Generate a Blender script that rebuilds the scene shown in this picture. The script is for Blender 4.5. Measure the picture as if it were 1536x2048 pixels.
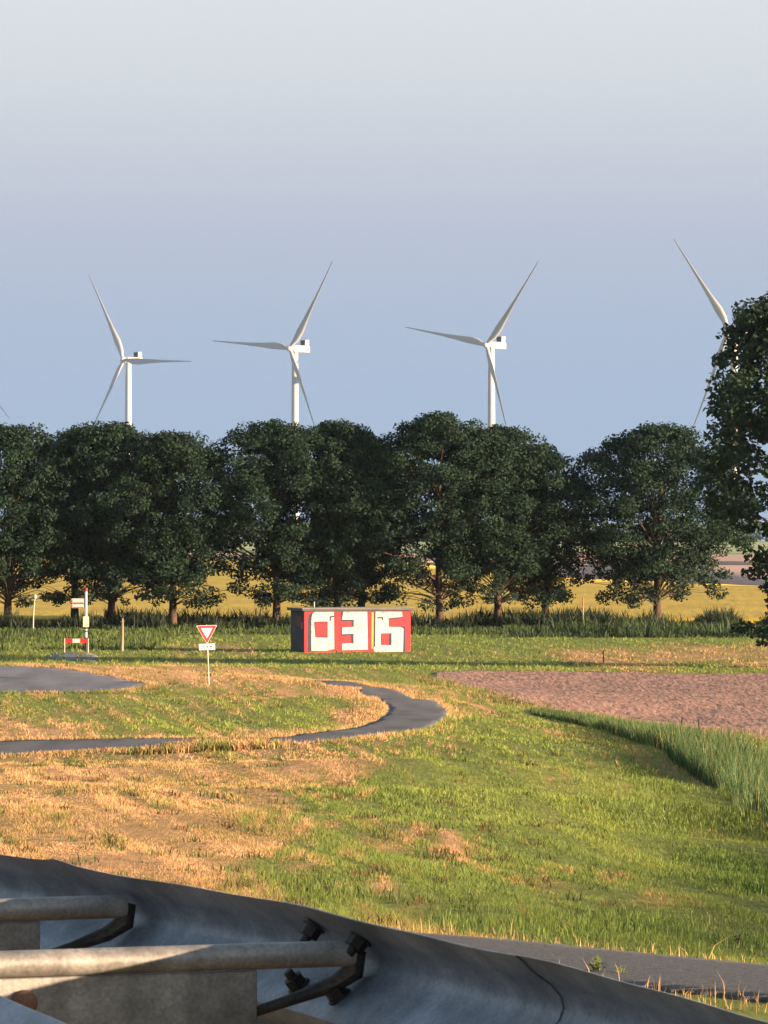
import bpy, bmesh, math, random
import numpy as np
from mathutils import Vector, Matrix

# ------------------------------------------------------------------ camera, sky, sun, exposure
sc = bpy.context.scene
for o in list(bpy.data.objects):
    bpy.data.objects.remove(o)
F = 10000.0            # focal length in photo pixels (1536 x 2048)
CX, HOR = 768.0, 1055.0
CAMZ = 8.5             # eye above the flat polder
cam = bpy.data.cameras.new('camera')
cam.sensor_fit = 'VERTICAL'; cam.sensor_height = 24.0
cam.lens = F / 2048 * 24.0
cam.shift_y = (HOR - 1024) / 2048.0
cam.clip_start = 0.1; cam.clip_end = 60000
cam.dof.use_dof = True; cam.dof.focus_distance = 150; cam.dof.aperture_fstop = 60
camo = bpy.data.objects.new('camera', cam)
camo.location = (0, 0, CAMZ); camo.rotation_euler = (math.pi / 2, 0, 0)
sc.collection.objects.link(camo); sc.camera = camo

SUN_AZ, SUN_EL = math.radians(66), math.radians(8.3)   # azimuth: to the right of straight behind the camera
sun_dir = Vector((math.sin(SUN_AZ) * math.cos(SUN_EL), -math.cos(SUN_AZ) * math.cos(SUN_EL), math.sin(SUN_EL)))
world = bpy.data.worlds.new('World'); sc.world = world; world.use_nodes = True
EXPOSURE = 2.1
EX = 2 ** EXPOSURE
def srgb(r, g, b):
    def c(v):
        v /= 255.0
        return v / 12.92 if v <= 0.04045 else ((v + 0.055) / 1.055) ** 2.4
    return (c(r), c(g), c(b))
wn, wl = world.node_tree.nodes, world.node_tree.links
wn.clear()
wout = wn.new('ShaderNodeOutputWorld'); bg = wn.new('ShaderNodeBackground'); bg.inputs[1].default_value = 1.0
sky = wn.new('ShaderNodeTexSky'); sky.sky_type = 'NISHITA'; sky.sun_disc = False
sky.sun_elevation = SUN_EL
sky.sun_rotation = math.atan2(sun_dir.x, sun_dir.y)
sky.air_density = 1.2; sky.dust_density = 1.5
skym = wn.new('ShaderNodeMixRGB'); skym.blend_type = 'MULTIPLY'; skym.inputs[0].default_value = 1
skym.inputs[2].default_value = (0.084, 0.084, 0.084, 1)
wl.new(sky.outputs[0], skym.inputs[1])
tc = wn.new('ShaderNodeTexCoord'); sx = wn.new('ShaderNodeSeparateXYZ'); wl.new(tc.outputs['Generated'], sx.inputs[0])
ramp = wn.new('ShaderNodeValToRGB'); ramp.color_ramp.interpolation = 'B_SPLINE'
rm = wn.new('ShaderNodeMapRange'); rm.inputs[1].default_value = -0.01; rm.inputs[2].default_value = 0.19
wl.new(sx.outputs[2], rm.inputs[0]); wl.new(rm.outputs[0], ramp.inputs[0])
stops = [(0.00, (162, 183, 211)), (0.03, (164, 184, 211)), (0.045, (171, 186, 210)), (0.06, (180, 189, 210)),
         (0.075, (196, 203, 216)), (0.09, (209, 216, 223)), (0.105, (216, 223, 228)), (0.19, (217, 224, 230))]
els = ramp.color_ramp.elements
while len(els) < len(stops):
    els.new(0.5)
for e, (z, c) in zip(els, stops):
    e.position = (z + 0.01) / 0.20
    r, g, b = srgb(*c); e.color = (r / EX, g / EX, b / EX, 1)
# thin veil of high cloud: full at the horizon band, thinning toward the zenith over the Nishita sky
veil = wn.new('ShaderNodeMapRange'); veil.interpolation_type = 'SMOOTHSTEP'
veil.inputs[1].default_value = 0.12; veil.inputs[2].default_value = 0.75; veil.inputs[3].default_value = 1.0; veil.inputs[4].default_value = 0.15
wl.new(sx.outputs[2], veil.inputs[0])
wmix = wn.new('ShaderNodeMixRGB'); wl.new(veil.outputs[0], wmix.inputs[0]); wl.new(skym.outputs[0], wmix.inputs[1]); wl.new(ramp.outputs[0], wmix.inputs[2])
wl.new(wmix.outputs[0], bg.inputs[0]); wl.new(bg.outputs[0], wout.inputs[0])

sl = bpy.data.lights.new('sun', 'SUN'); sl.energy = 5.0; sl.angle = math.radians(0.6); sl.color = (1.0, 0.70, 0.44)
slo = bpy.data.objects.new('sun', sl); slo.rotation_euler = (-sun_dir).to_track_quat('-Z', 'Y').to_euler(); slo.location = (60, -40, 60)
sc.collection.objects.link(slo)
sc.view_settings.view_transform = 'Standard'; sc.view_settings.look = 'None'
sc.view_settings.exposure = EXPOSURE; sc.view_settings.gamma = 1.0; sc.view_settings.use_curve_mapping = False

# ------------------------------------------------------------------ helpers
rng = np.random.default_rng(7)
random.seed(7)
COL = sc.collection
def link(o, parent=None):
    COL.objects.link(o)
    if parent is not None: o.parent = parent
    return o
def tag(o, label=None, cat=None, group=None, kind=None):
    if label: o['label'] = label
    if cat: o['category'] = cat
    if group: o['group'] = group
    if kind: o['kind'] = kind
    return o
def empty(name, loc, rz=0):
    o = bpy.data.objects.new(name, None); o.location = loc; o.rotation_euler = (0, 0, rz); o.empty_display_size = 0.3
    return link(o)

class MB:
    def __init__(s): s.v = []; s.f = []
    def add(s, vs, fs):
        n = len(s.v); s.v += [tuple(p) for p in vs]; s.f += [tuple(i + n for i in f) for f in fs]
    def box(s, x0, x1, y0, y1, z0, z1):
        s.add([(x0,y0,z0),(x1,y0,z0),(x1,y1,z0),(x0,y1,z0),(x0,y0,z1),(x1,y0,z1),(x1,y1,z1),(x0,y1,z1)],
              [(0,3,2,1),(4,5,6,7),(0,1,5,4),(1,2,6,5),(2,3,7,6),(3,0,4,7)])
    def prism(s, poly, y0, y1):
        # polygon in x,z (counter-clockwise seen from -y) pushed from y0 to y1
        n = len(poly)
        vs = [(x, y0, z) for x, z in poly] + [(x, y1, z) for x, z in poly]
        fs = [tuple(range(n)), tuple(reversed(range(n, 2 * n)))]
        for i in range(n):
            j = (i + 1) % n; fs.append((i, i + n, j + n, j))
        s.add(vs, fs)
    def tube(s, pts, rad, n=8, cap=True):
        pts = [Vector(p) for p in pts]
        if not hasattr(rad, '__len__'): rad = [rad] * len(pts)
        vs = []; fs = []
        up = Vector((0, 0, 1))
        prev = None
        for i, p in enumerate(pts):
            t = (pts[min(i + 1, len(pts) - 1)] - pts[max(i - 1, 0)]).normalized()
            if prev is None:
                a = t.cross(up)
                if a.length < 1e-3: a = t.cross(Vector((1, 0, 0)))
            else:
                a = prev - t * prev.dot(t)
            a.normalize(); b = t.cross(a); prev = a
            for k in range(n):
                th = 2 * math.pi * k / n
                vs.append(p + (a * math.cos(th) + b * math.sin(th)) * rad[i])
        for i in range(len(pts) - 1):
            for k in range(n):
                k2 = (k + 1) % n
                fs.append((i * n + k, i * n + k2, (i + 1) * n + k2, (i + 1) * n + k))
        if cap:
            fs.append(tuple(reversed(range(n)))); fs.append(tuple(range((len(pts) - 1) * n, len(pts) * n)))
        s.add(vs, fs)
    def lathe(s, prof, n=16, axis='z', off=(0, 0, 0)):
        vs = []; fs = []
        for r, h in prof:
            for k in range(n):
                th = 2 * math.pi * k / n
                a, b = r * math.cos(th), r * math.sin(th)
                p = {'z': (a, b, h), 'x': (h, a, b), 'y': (a, h, b)}[axis]
                vs.append((p[0] + off[0], p[1] + off[1], p[2] + off[2]))
        for i in range(len(prof) - 1):
            for k in range(n):
                k2 = (k + 1) % n
                fs.append((i * n + k, i * n + k2, (i + 1) * n + k2, (i + 1) * n + k))
        fs.append(tuple(reversed(range(n)))); fs.append(tuple(range((len(prof) - 1) * n, len(prof) * n)))
        s.add(vs, fs)
    def build(s, name, mat, parent=None, smooth=False, bevel=0, loc=None):
        me = bpy.data.meshes.new(name); me.from_pydata(s.v, [], s.f)
        bm = bmesh.new(); bm.from_mesh(me); bmesh.ops.recalc_face_normals(bm, faces=bm.faces)
        if bevel:
            bmesh.ops.bevel(bm, geom=[e for e in bm.edges], offset=bevel, segments=1, affect='EDGES', profile=0.5)
        bm.to_mesh(me); bm.free()
        if smooth:
            me.polygons.foreach_set('use_smooth', [True] * len(me.polygons))
            me.set_sharp_from_angle(angle=math.radians(45))
        me.materials.append(mat); me.update()
        o = bpy.data.objects.new(name, me)
        if loc is not None: o.location = loc
        return link(o, parent)

def np_mesh(name, V, Fc, mat, col=None, smooth=False, extra=None):
    """V (n,3), Fc (m,k) faces of equal size, col (n,3) point colours"""
    me = bpy.data.meshes.new(name)
    V = np.asarray(V, dtype=np.float32); Fc = np.asarray(Fc, dtype=np.int32)
    m, k = Fc.shape
    me.vertices.add(len(V)); me.vertices.foreach_set('co', V.ravel())
    me.loops.add(m * k); me.loops.foreach_set('vertex_index', Fc.ravel())
    me.polygons.add(m); me.polygons.foreach_set('loop_start', np.arange(0, m * k, k, dtype=np.int32))
    if smooth: me.polygons.foreach_set('use_smooth', np.ones(m, dtype=bool))
    me.update(calc_edges=True)
    if col is not None:
        a = me.color_attributes.new('Col', 'FLOAT_COLOR', 'POINT')
        c4 = np.ones((len(V), 4), dtype=np.float32); c4[:, :3] = col
        a.data.foreach_set('color', c4.ravel())
    me.materials.append(mat)
    return me

# ---- noise
def _h(ix, iy, seed):
    n = (ix.astype(np.int64) * 374761393 + iy.astype(np.int64) * 668265263 + seed * 2147483647) & 0xffffffff
    n = ((n ^ (n >> 13)) * 1274126177) & 0xffffffff
    n = (n ^ (n >> 16)) & 0xffff
    return n / 65535.0
def vnoise(x, y, seed=0):
    x = np.asarray(x, float); y = np.asarray(y, float)
    ix = np.floor(x); iy = np.floor(y); fx = x - ix; fy = y - iy
    fx = fx * fx * (3 - 2 * fx); fy = fy * fy * (3 - 2 * fy)
    a = _h(ix, iy, seed); b = _h(ix + 1, iy, seed); c = _h(ix, iy + 1, seed); d = _h(ix + 1, iy + 1, seed)
    return (a * (1 - fx) + b * fx) * (1 - fy) + (c * (1 - fx) + d * fx) * fy
def fbm(x, y, o=4, seed=0):
    s = 0; a = 0.5; t = 0
    for i in range(o):
        s = s + a * vnoise(x * 2 ** i + 17.3 * i, y * 2 ** i + 5.1 * i, seed + i); t += a; a *= 0.5
    return s / t
def sstep(a, b, x):
    t = np.clip((x - a) / (b - a), 0, 1); return t * t * (3 - 2 * t)

# ---- terrain: thin-plate surface through surveyed points (photo column, photo row, metres away)
SURV = []
def prof(px, rows):
    for py, d in rows:
        SURV.append(((px - CX) / F * d, d, CAMZ - (py - HOR) / F * d))
prof(0, [(1700, 50), (1600, 75), (1550, 105), (1514, 157.5), (1484, 161.8), (1440, 182), (1388, 214)])
prof(-500, [(1700, 50), (1600, 75), (1548, 107), (1520, 157), (1488, 161.5), (1440, 182), (1388, 214)])
prof(384, [(1760, 44), (1660, 61), (1580, 88), (1530, 122), (1501, 157), (1478, 162), (1440, 184), (1395, 210), (1370, 222)])
prof(768, [(1862, 36), (1750, 47), (1650, 63), (1580, 88), (1520, 125), (1480, 160), (1460, 174), (1400, 205), (1368, 228), (1346, 275)])
prof(1000, [(1875, 34), (1750, 48), (1650, 64), (1580, 88), (1525, 122), (1480, 158), (1440, 186), (1410, 208), (1385, 240)])
prof(1230, [(1800, 43), (1700, 59), (1610, 84), (1550, 118), (1500, 152), (1462, 185)])
prof(1536, [(1945, 31.2), (1850, 40), (1750, 57), (1690, 80), (1658, 108), (1642, 127)])
prof(2100, [(1950, 31), (1800, 50), (1730, 80), (1690, 108)])
for X in (-45, -25):
    SURV += [(X, 30, 5.8), (X, 60, 5.0), (X, 100, 3.4), (X, 150, 1.6), (X, 180, 1.4), (X, 214, 1.4)]
for px in (-1200, -300, 0, 150):
    d = 236; SURV.append(((px - CX) / F * d, d, 1.95))
SURV.append(((330 - CX) / F * 226, 226, 1.45)); SURV.append(((500 - CX) / F * 235, 235, 1.35))
for X in (-60, -40, -20, -8, 2, 12, 25, 60): SURV += [(X, 310, 0.0), (X, 345, 0.0), (X, 400, 0.0)]
for X, d in ((9, 215), (14, 190), (14, 230), (25, 160), (40, 120), (40, 160), (40, 200), (25, 200), (20, 250), (40, 260), (6, 265), (60, 150), (30, 120), (24, 135)): SURV.append((X, d, 0.0))
SURV += [(0, 0, 7.15), (-3, 5, 7.15), (1.5, 5, 7.1), (-6, 10, 7.15), (0, 10, 7.0), (5, 5, 7.0), (5, 12, 6.7), (-10, 15, 7.0), (-6, 24, 6.4), (0, 18, 6.6), (6, 20, 6.1), (0, 26, 6.0),
         (-25, 10, 7.1), (25, 10, 6.2), (25, 30, 4.6), (25, 60, 2.5), (25, 90, 1.0), (0, -25, 7.1), (-25, -25, 7.1), (25, -25, 7.0), (45, 10, 5.0), (45, 60, 1.5), (45, -20, 6.5)]
SURV = np.array(SURV)
_P = SURV[:, :2] / 50.0
def _tps(r2): return np.where(r2 > 1e-12, r2 * np.log(np.maximum(r2, 1e-12)), 0)
_n = len(_P)
_K = _tps(((_P[:, None] - _P[None]) ** 2).sum(-1)) + np.eye(_n) * 0.004
_A = np.zeros((_n + 3, _n + 3)); _A[:_n, :_n] = _K; _A[:_n, _n] = 1; _A[:_n, _n + 1:] = _P; _A[_n:, :_n] = _A[:_n, _n:].T
_W = np.linalg.solve(_A, np.concatenate([SURV[:, 2], np.zeros(3)]))
def hgt(X, Y):
    X = np.asarray(X, float); Y = np.asarray(Y, float); shp = np.broadcast(X, Y).shape
    x = np.clip(np.broadcast_to(X, shp).ravel(), -45, 45); y = np.clip(np.broadcast_to(Y, shp).ravel(), -25, 400)
    out = np.empty(len(x))
    for i in range(0, len(x), 60000):
        q = np.stack([x[i:i + 60000], y[i:i + 60000]], 1) / 50.0
        r2 = ((q[:, None] - _P[None]) ** 2).sum(-1)
        out[i:i + 60000] = _tps(r2) @ _W[:_n] + _W[_n] + q @ _W[_n + 1:]
    yy = np.broadcast_to(Y, shp).ravel()
    out *= 1 - sstep(290, 330, yy)
    out = np.maximum(out, 0.0)
    return out.reshape(shp)
def h1(x, y): return float(hgt(np.array([x]), np.array([y]))[0])
_D = np.concatenate([np.arange(24, 120, 0.25), np.arange(120, 420, 0.5), np.geomspace(420, 6000, 600)])
def at(px, py):
    """the ground point seen at a photo pixel"""
    X = (px - CX) / F * _D; z = CAMZ - (py - HOR) / F * _D
    dz = z - hgt(X, _D)
    k = int(np.argmax(dz <= 0))
    if k == 0: k = 1
    t = dz[k - 1] / (dz[k - 1] - dz[k] + 1e-9); d = _D[k - 1] + t * (_D[k] - _D[k - 1])
    return Vector(((px - CX) / F * d, d, h1((px - CX) / F * d, d)))

# ------------------------------------------------------------------ materials
def mat(name, rough=0.8, metal=0.0, spec=0.3):
    m = bpy.data.materials.new(name); m.use_nodes = True
    b = m.node_tree.nodes['Principled BSDF']
    b.inputs['Roughness'].default_value = rough; b.inputs['Metallic'].default_value = metal
    b.inputs['Specular IOR Level'].default_value = spec
    return m, m.node_tree.nodes, m.node_tree.links, b
def noisy(name, c1, c2, scale=3.0, rough=0.8, metal=0.0, detail=6, bump=0.0, bscale=None, stretch=None, spec=0.3, lo=0.35, hi=0.65):
    m, n, l, b = mat(name, rough, metal, spec)
    tcn = n.new('ShaderNodeTexCoord'); mp = n.new('ShaderNodeMapping'); l.new(tcn.outputs['Object'], mp.inputs[0])
    if stretch: mp.inputs['Scale'].default_value = stretch
    t = n.new('ShaderNodeTexNoise'); t.inputs['Scale'].default_value = scale; t.inputs['Detail'].default_value = detail
    l.new(mp.outputs[0], t.inputs['Vector'])
    r = n.new('ShaderNodeValToRGB'); r.color_ramp.elements[0].position = lo; r.color_ramp.elements[1].position = hi
    r.color_ramp.elements[0].color = (*c1, 1); r.color_ramp.elements[1].color = (*c2, 1)
    l.new(t.outputs[0], r.inputs[0]); l.new(r.outputs[0], b.inputs['Base Color'])
    if bump:
        t2 = n.new('ShaderNodeTexNoise'); t2.inputs['Scale'].default_value = bscale or scale * 4; t2.inputs['Detail'].default_value = 5
        l.new(mp.outputs[0], t2.inputs['Vector'])
        bp = n.new('ShaderNodeBump'); bp.inputs['Strength'].default_value = 1.0; bp.inputs['Distance'].default_value = bump
        l.new(t2.outputs[0], bp.inputs['Height']); l.new(bp.outputs[0], b.inputs['Normal'])
    return m
def foliage_mat(name, trans=0.35, rough=0.6, tint=(1, 1, 1)):
    m = bpy.data.materials.new(name); m.use_nodes = True
    n, l = m.node_tree.nodes, m.node_tree.links; n.clear()
    o = n.new('ShaderNodeOutputMaterial'); ca = n.new('ShaderNodeVertexColor'); ca.layer_name = 'Col'
    p = n.new('ShaderNodeBsdfPrincipled'); p.inputs['Roughness'].default_value = rough; p.inputs['Specular IOR Level'].default_value = 0.2
    tr = n.new('ShaderNodeBsdfTranslucent'); mx = n.new('ShaderNodeMixShader'); mx.inputs[0].default_value = trans
    l.new(ca.outputs[0], p.inputs['Base Color']); l.new(ca.outputs[0], tr.inputs[0])
    l.new(p.outputs[0], mx.inputs[1]); l.new(tr.outputs[0], mx.inputs[2]); l.new(mx.outputs[0], o.inputs[0])
    return m
M_grass = foliage_mat('grass_blade', 0.35)
M_leaf = foliage_mat('tree_leaf', 0.22, 0.8)
M_bark = noisy('bark', (0.032, 0.022, 0.016), (0.085, 0.052, 0.038), 2.5, 0.9, stretch=(1, 1, 0.25), bump=0.03)

def ground_mat():
    m, n, l, b = mat('turf_ground', 0.95, 0, 0.1)
    ca = n.new('ShaderNodeVertexColor'); ca.layer_name = 'Col'
    tcn = n.new('ShaderNodeTexCoord')
    mp = n.new('ShaderNodeMapping'); mp.inputs['Scale'].default_value = (1.0, 0.35, 1.0); l.new(tcn.outputs['Object'], mp.inputs[0])
    t = n.new('ShaderNodeTexNoise'); t.inputs['Scale'].default_value = 4.0; t.inputs['Detail'].default_value = 8; t.inputs['Roughness'].default_value = 0.7
    l.new(mp.outputs[0], t.inputs['Vector'])
    mp2 = n.new('ShaderNodeMapping'); mp2.inputs['Scale'].default_value = (1.0, 0.055, 1.0); l.new(tcn.outputs['Object'], mp2.inputs[0])
    t2 = n.new('ShaderNodeTexNoise'); t2.inputs['Scale'].default_value = 16.0; t2.inputs['Detail'].default_value = 7; t2.inputs['Roughness'].default_value = 0.75
    l.new(mp2.outputs[0], t2.inputs['Vector'])
    ad = n.new('ShaderNodeMath'); ad.operation = 'ADD'; l.new(t.outputs[0], ad.inputs[0]); l.new(t2.outputs[0], ad.inputs[1])
    r = n.new('ShaderNodeMapRange'); r.inputs[1].default_value = 0.75; r.inputs[2].default_value = 1.25; r.inputs[3].default_value = 0.5; r.inputs[4].default_value = 1.3
    l.new(ad.outputs[0], r.inputs[0])
    mx = n.new('ShaderNodeMixRGB'); mx.blend_type = 'MULTIPLY'; mx.inputs[0].default_value = 1
    l.new(ca.outputs[0], mx.inputs[1]); l.new(r.outputs[0], mx.inputs[2]); l.new(mx.outputs[0], b.inputs['Base Color'])
    bp = n.new('ShaderNodeBump'); bp.inputs['Distance'].default_value = 0.06; l.new(ad.outputs[0], bp.inputs['Height']); l.new(bp.outputs[0], b.inputs['Normal'])
    return m
M_ground = ground_mat()
M_asphalt = noisy('asphalt', (0.055, 0.058, 0.070), (0.105, 0.107, 0.120), 0.8, 0.9, detail=10, bump=0.012, bscale=40, stretch=(1, 0.3, 1))
M_asphalt_old = noisy('worn_asphalt', (0.085, 0.092, 0.115), (0.15, 0.153, 0.178), 0.7, 0.9, detail=10, stretch=(1, 0.25, 1), bump=0.012, bscale=40)
M_asphalt_near = noisy('asphalt_coarse', (0.040, 0.043, 0.051), (0.10, 0.103, 0.112), 30, 0.9, bump=0.012, bscale=70)
M_soil = noisy('ploughed_soil', (0.13, 0.072, 0.052), (0.29, 0.163, 0.122), 2.2, 0.95, detail=9, bump=0.10, bscale=4.0, stretch=(1, 0.22, 1), lo=0.25, hi=0.55)
M_crop = noisy('ripe_crop', (0.34, 0.235, 0.016), (0.44, 0.31, 0.026), 0.15, 0.95, detail=8, bump=0.15, bscale=1.2, stretch=(1, 0.25, 1))
M_brown = noisy('far_brown_field', (0.40, 0.26, 0.21), (0.48, 0.31, 0.25), 0.05, 0.95, bump=0.1, bscale=1)
M_pink = noisy('far_pale_field', (0.36, 0.22, 0.17), (0.42, 0.27, 0.2), 0.03, 0.95)
M_pale = noisy('far_green_field', (0.22, 0.27, 0.12), (0.3, 0.33, 0.17), 0.01, 0.95)

# ------------------------------------------------------------------ where the turf is dry, as a world map
# hand-read points (photo column, row, dryness -1..1) turned into ground points once
DRY = [(0,1520,.35),(0,1600,.55),(0,1690,.75),(150,1560,.55),(150,1720,.8),(300,1540,.3),(300,1640,.6),(330,1760,.75),(450,1580,.4),(460,1690,.35),(480,1770,.3),(600,1545,.45),(690,1540,.35),(610,1640,.1),
       (560,1740,-.35),(640,1800,-.35),(620,1700,-.25),(740,1640,-.35),(700,1580,-.1),(780,1560,-.45),(740,1750,-.25),(820,1740,-.1),(900,1680,.15),(900,1770,-.2),(820,1620,-.5),(900,1560,-.5),(1000,1520,-.35),(1000,1600,-.5),
       (1050,1680,-.6),(1180,1620,-.4),(1120,1740,-.1),(1130,1790,.2),(1000,1800,-.15),(1010,1840,-.3),(1200,1800,-.4),(1290,1750,.05),(1340,1800,.05),(1390,1840,-.1),(1260,1860,-.6),(1400,1700,-.25),(1450,1670,.1),(1500,1760,-.45),(1500,1830,-.3),(1350,1620,-.3),
       (1420,1780,-.3),(1120,1560,-.2),(1200,1530,-.25),(1100,1490,-.2),(950,1480,-.2),(920,1415,.1),(870,1470,-.1),(1000,1440,-.4),(860,1880,.2),
       (0,1460,.65),(80,1470,.5),(60,1420,.05),(200,1430,-.1),(250,1470,-.2),(350,1450,-.25),(420,1410,-.1),(500,1450,-.4),(600,1430,-.5),(640,1400,-.2),(730,1430,.6),(690,1390,.5),(560,1470,.2),(200,1505,.25),(350,1510,.2),(420,1500,.2),
       (330,1390,-.1),(330,1352,.35),(480,1358,.3),(640,1362,.15),(560,1385,.1),(760,1368,.2),(200,1340,.5),(100,1395,.0),(230,1400,-.1),(430,1342,.2),
       (430,1300,.1),(260,1320,-.3),(60,1320,-.3),(600,1325,-.35),(700,1320,-.4),(900,1325,-.35),(780,1340,-.3),(1000,1310,-.2),(1200,1318,.4),(1290,1325,.2),(1400,1305,.4),(1500,1310,.4),(1100,1335,-.3),(1400,1340,-.3),
       (900,1275,-.5),(1200,1275,-.6),(1450,1275,-.6),(500,1270,-.5),(300,1270,-.45),(60,1275,-.4),(1490,1560,-.05),(1480,1510,.05),(1420,1480,-.1)]
_dp = []
for px, py, v in DRY:
    p = at(px, py); _dp.append((p.x / p.y * 12, math.log(p.y) * 1.6, v))
_dp = np.array(_dp)
def dryness(X, Y):
    shp = X.shape; X = X.ravel(); Y = Y.ravel(); Yc = np.clip(Y, 26, 420)
    u = np.clip(X / Yc * 12, -1.6, 1.6); v = np.log(Yc) * 1.6
    out = np.empty(len(X))
    for i in range(0, len(X), 60000):
        d2 = (u[i:i+60000, None] - _dp[None, :, 0]) ** 2 + (v[i:i+60000, None] - _dp[None, :, 1]) ** 2
        w = 1.0 / (d2 + 0.0012) ** 1.7
        out[i:i+60000] = (w * _dp[None, :, 2]).sum(1) / w.sum(1)
    # mown swaths and tussocks, drawn out along the dike
    Xs = X + 0.105 * Y
    sw = fbm(Xs * 0.75, Y * 0.022, 4, 11) - 0.5
    tu = fbm(Xs * 2.6, Y * 0.085, 4, 23) - 0.5
    fi = fbm(X * 7.0, Y * 0.30, 4, 31) - 0.5
    return (out * 1.55 - 0.12 - 0.30 * sstep(0.05, 0.35, u) * (Y < 130) + 0.16 * sstep(-0.1, -0.5, u) * (Y < 150) + 0.95 * sw + 1.15 * tu + 1.7 * fi).reshape(shp)
STRAW = np.array((0.54, 0.325, 0.165)); STRAW2 = np.array((0.36, 0.245, 0.105)); SOILC = np.array((0.30, 0.16, 0.08))
GREEN = np.array((0.205, 0.255, 0.052)); GREEN2 = np.array((0.15, 0.205, 0.046)); OLIVE = np.array((0.22, 0.205, 0.055))
def turf_colour(X, Y, extra=0.0):
    d = dryness(X, Y) + extra; Xg = X + 0.105 * Y
    t = sstep(-0.25, 0.45, d)[..., None]
    g = sstep(0.35, 0.65, fbm(Xg * 1.1 + 5, Y * 0.035, 4, 51))[..., None]
    green = GREEN * g + GREEN2 * (1 - g)
    mid = sstep(-0.5, 0.0, d)[..., None]
    green = green * (1 - 0.7 * mid) + OLIVE * 0.7 * mid
    s = sstep(0.3, 0.7, fbm(Xg * 2.3 + 3, Y * 0.08, 4, 61))[..., None]
    straw = STRAW * s + STRAW2 * (1 - s)
    c = green * (1 - t) + straw * t
    far = sstep(230, 330, Y)[..., None]
    return c * (1 - far) + (c * 0.85 + np.array((0.0, 0.01, 0.004))) * far

# ------------------------------------------------------------------ ground sheet
def axis(parts):
    out = []
    for a, b, s in parts: out += list(np.arange(a, b, s))
    return np.array(out + [parts[-1][1]])
gx = np.concatenate([-np.geomspace(2400, 45, 22)[:-1], axis([(-45, -16, 1.5), (-16, 16, 0.2), (16, 45, 1.5)]), np.geomspace(45, 2400, 22)[1:]])
gy = np.concatenate([axis([(-60, 24, 3), (24, 70, 0.4), (70, 150, 0.7), (150, 330, 1.2), (330, 460, 6)]), np.geomspace(460, 2980, 26)[1:]])
GX, GY = np.meshgrid(gx, gy)
GZ = hgt(GX, GY)
near = (GY < 330) & (np.abs(GX) < 45)
GZ = GZ + near * 0.05 * (fbm(GX * 1.1, GY * 0.25, 3, 77) - 0.5)
gc = turf_colour(GX, GY)
gc = gc * 0.8 + SOILC * 0.08
ny, nx = GX.shape
idx = np.arange(ny * nx).reshape(ny, nx)
Fq = np.stack([idx[:-1, :-1], idx[:-1, 1:], idx[1:, 1:], idx[1:, :-1]], -1).reshape(-1, 4)
gme = np_mesh('ground', np.stack([GX, GY, GZ], -1).reshape(-1, 3), Fq, M_ground, gc.reshape(-1, 3), smooth=True)
tag(link(bpy.data.objects.new('ground', gme)), kind='structure')

def sheet(name, poly, material, lift, step=(1.0, 2.0), rough=0.0, rs=1.0, seed=1, skirt=0.3):
    """a sheet of ground cover inside a polygon (X, Y), draped on the terrain, its rim turned down into the ground"""
    poly = np.array(poly)
    bm = bmesh.new()
    vs = [bm.verts.new((x, y, 0)) for x, y in poly]
    f = bm.faces.new(vs)
    x0, y0 = poly.min(0); x1, y1 = poly.max(0)
    for x in np.arange(x0 + step[0], x1, step[0]):
        bmesh.ops.bisect_plane(bm, geom=bm.verts[:] + bm.edges[:] + bm.faces[:], plane_co=(x, 0, 0), plane_no=(1, 0, 0))
    for y in np.arange(y0 + step[1], y1, step[1]):
        bmesh.ops.bisect_plane(bm, geom=bm.verts[:] + bm.edges[:] + bm.faces[:], plane_co=(0, y, 0), plane_no=(0, 1, 0))
    co = np.array([v.co[:2] for v in bm.verts])
    z = hgt(co[:, 0], co[:, 1]) + lift
    if rough: z = z + rough * (fbm(co[:, 0] * rs, co[:, 1] * rs * 0.4, 3, seed) - 0.5)
    for v, zz in zip(bm.verts, z): v.co.z = zz
    rim = [e for e in bm.edges if e.is_boundary]
    r = bmesh.ops.extrude_edge_only(bm, edges=rim)
    for v in r['geom']:
        if isinstance(v, bmesh.types.BMVert): v.co.z -= skirt
    bmesh.ops.recalc_face_normals(bm, faces=bm.faces)
    me = bpy.data.meshes.new(name); bm.to_mesh(me); bm.free()
    for p in me.polygons: p.use_smooth = abs(p.normal.z) > 0.3
    me.materials.append(material)
    return tag(link(bpy.data.objects.new(name, me)), kind='structure')

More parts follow.
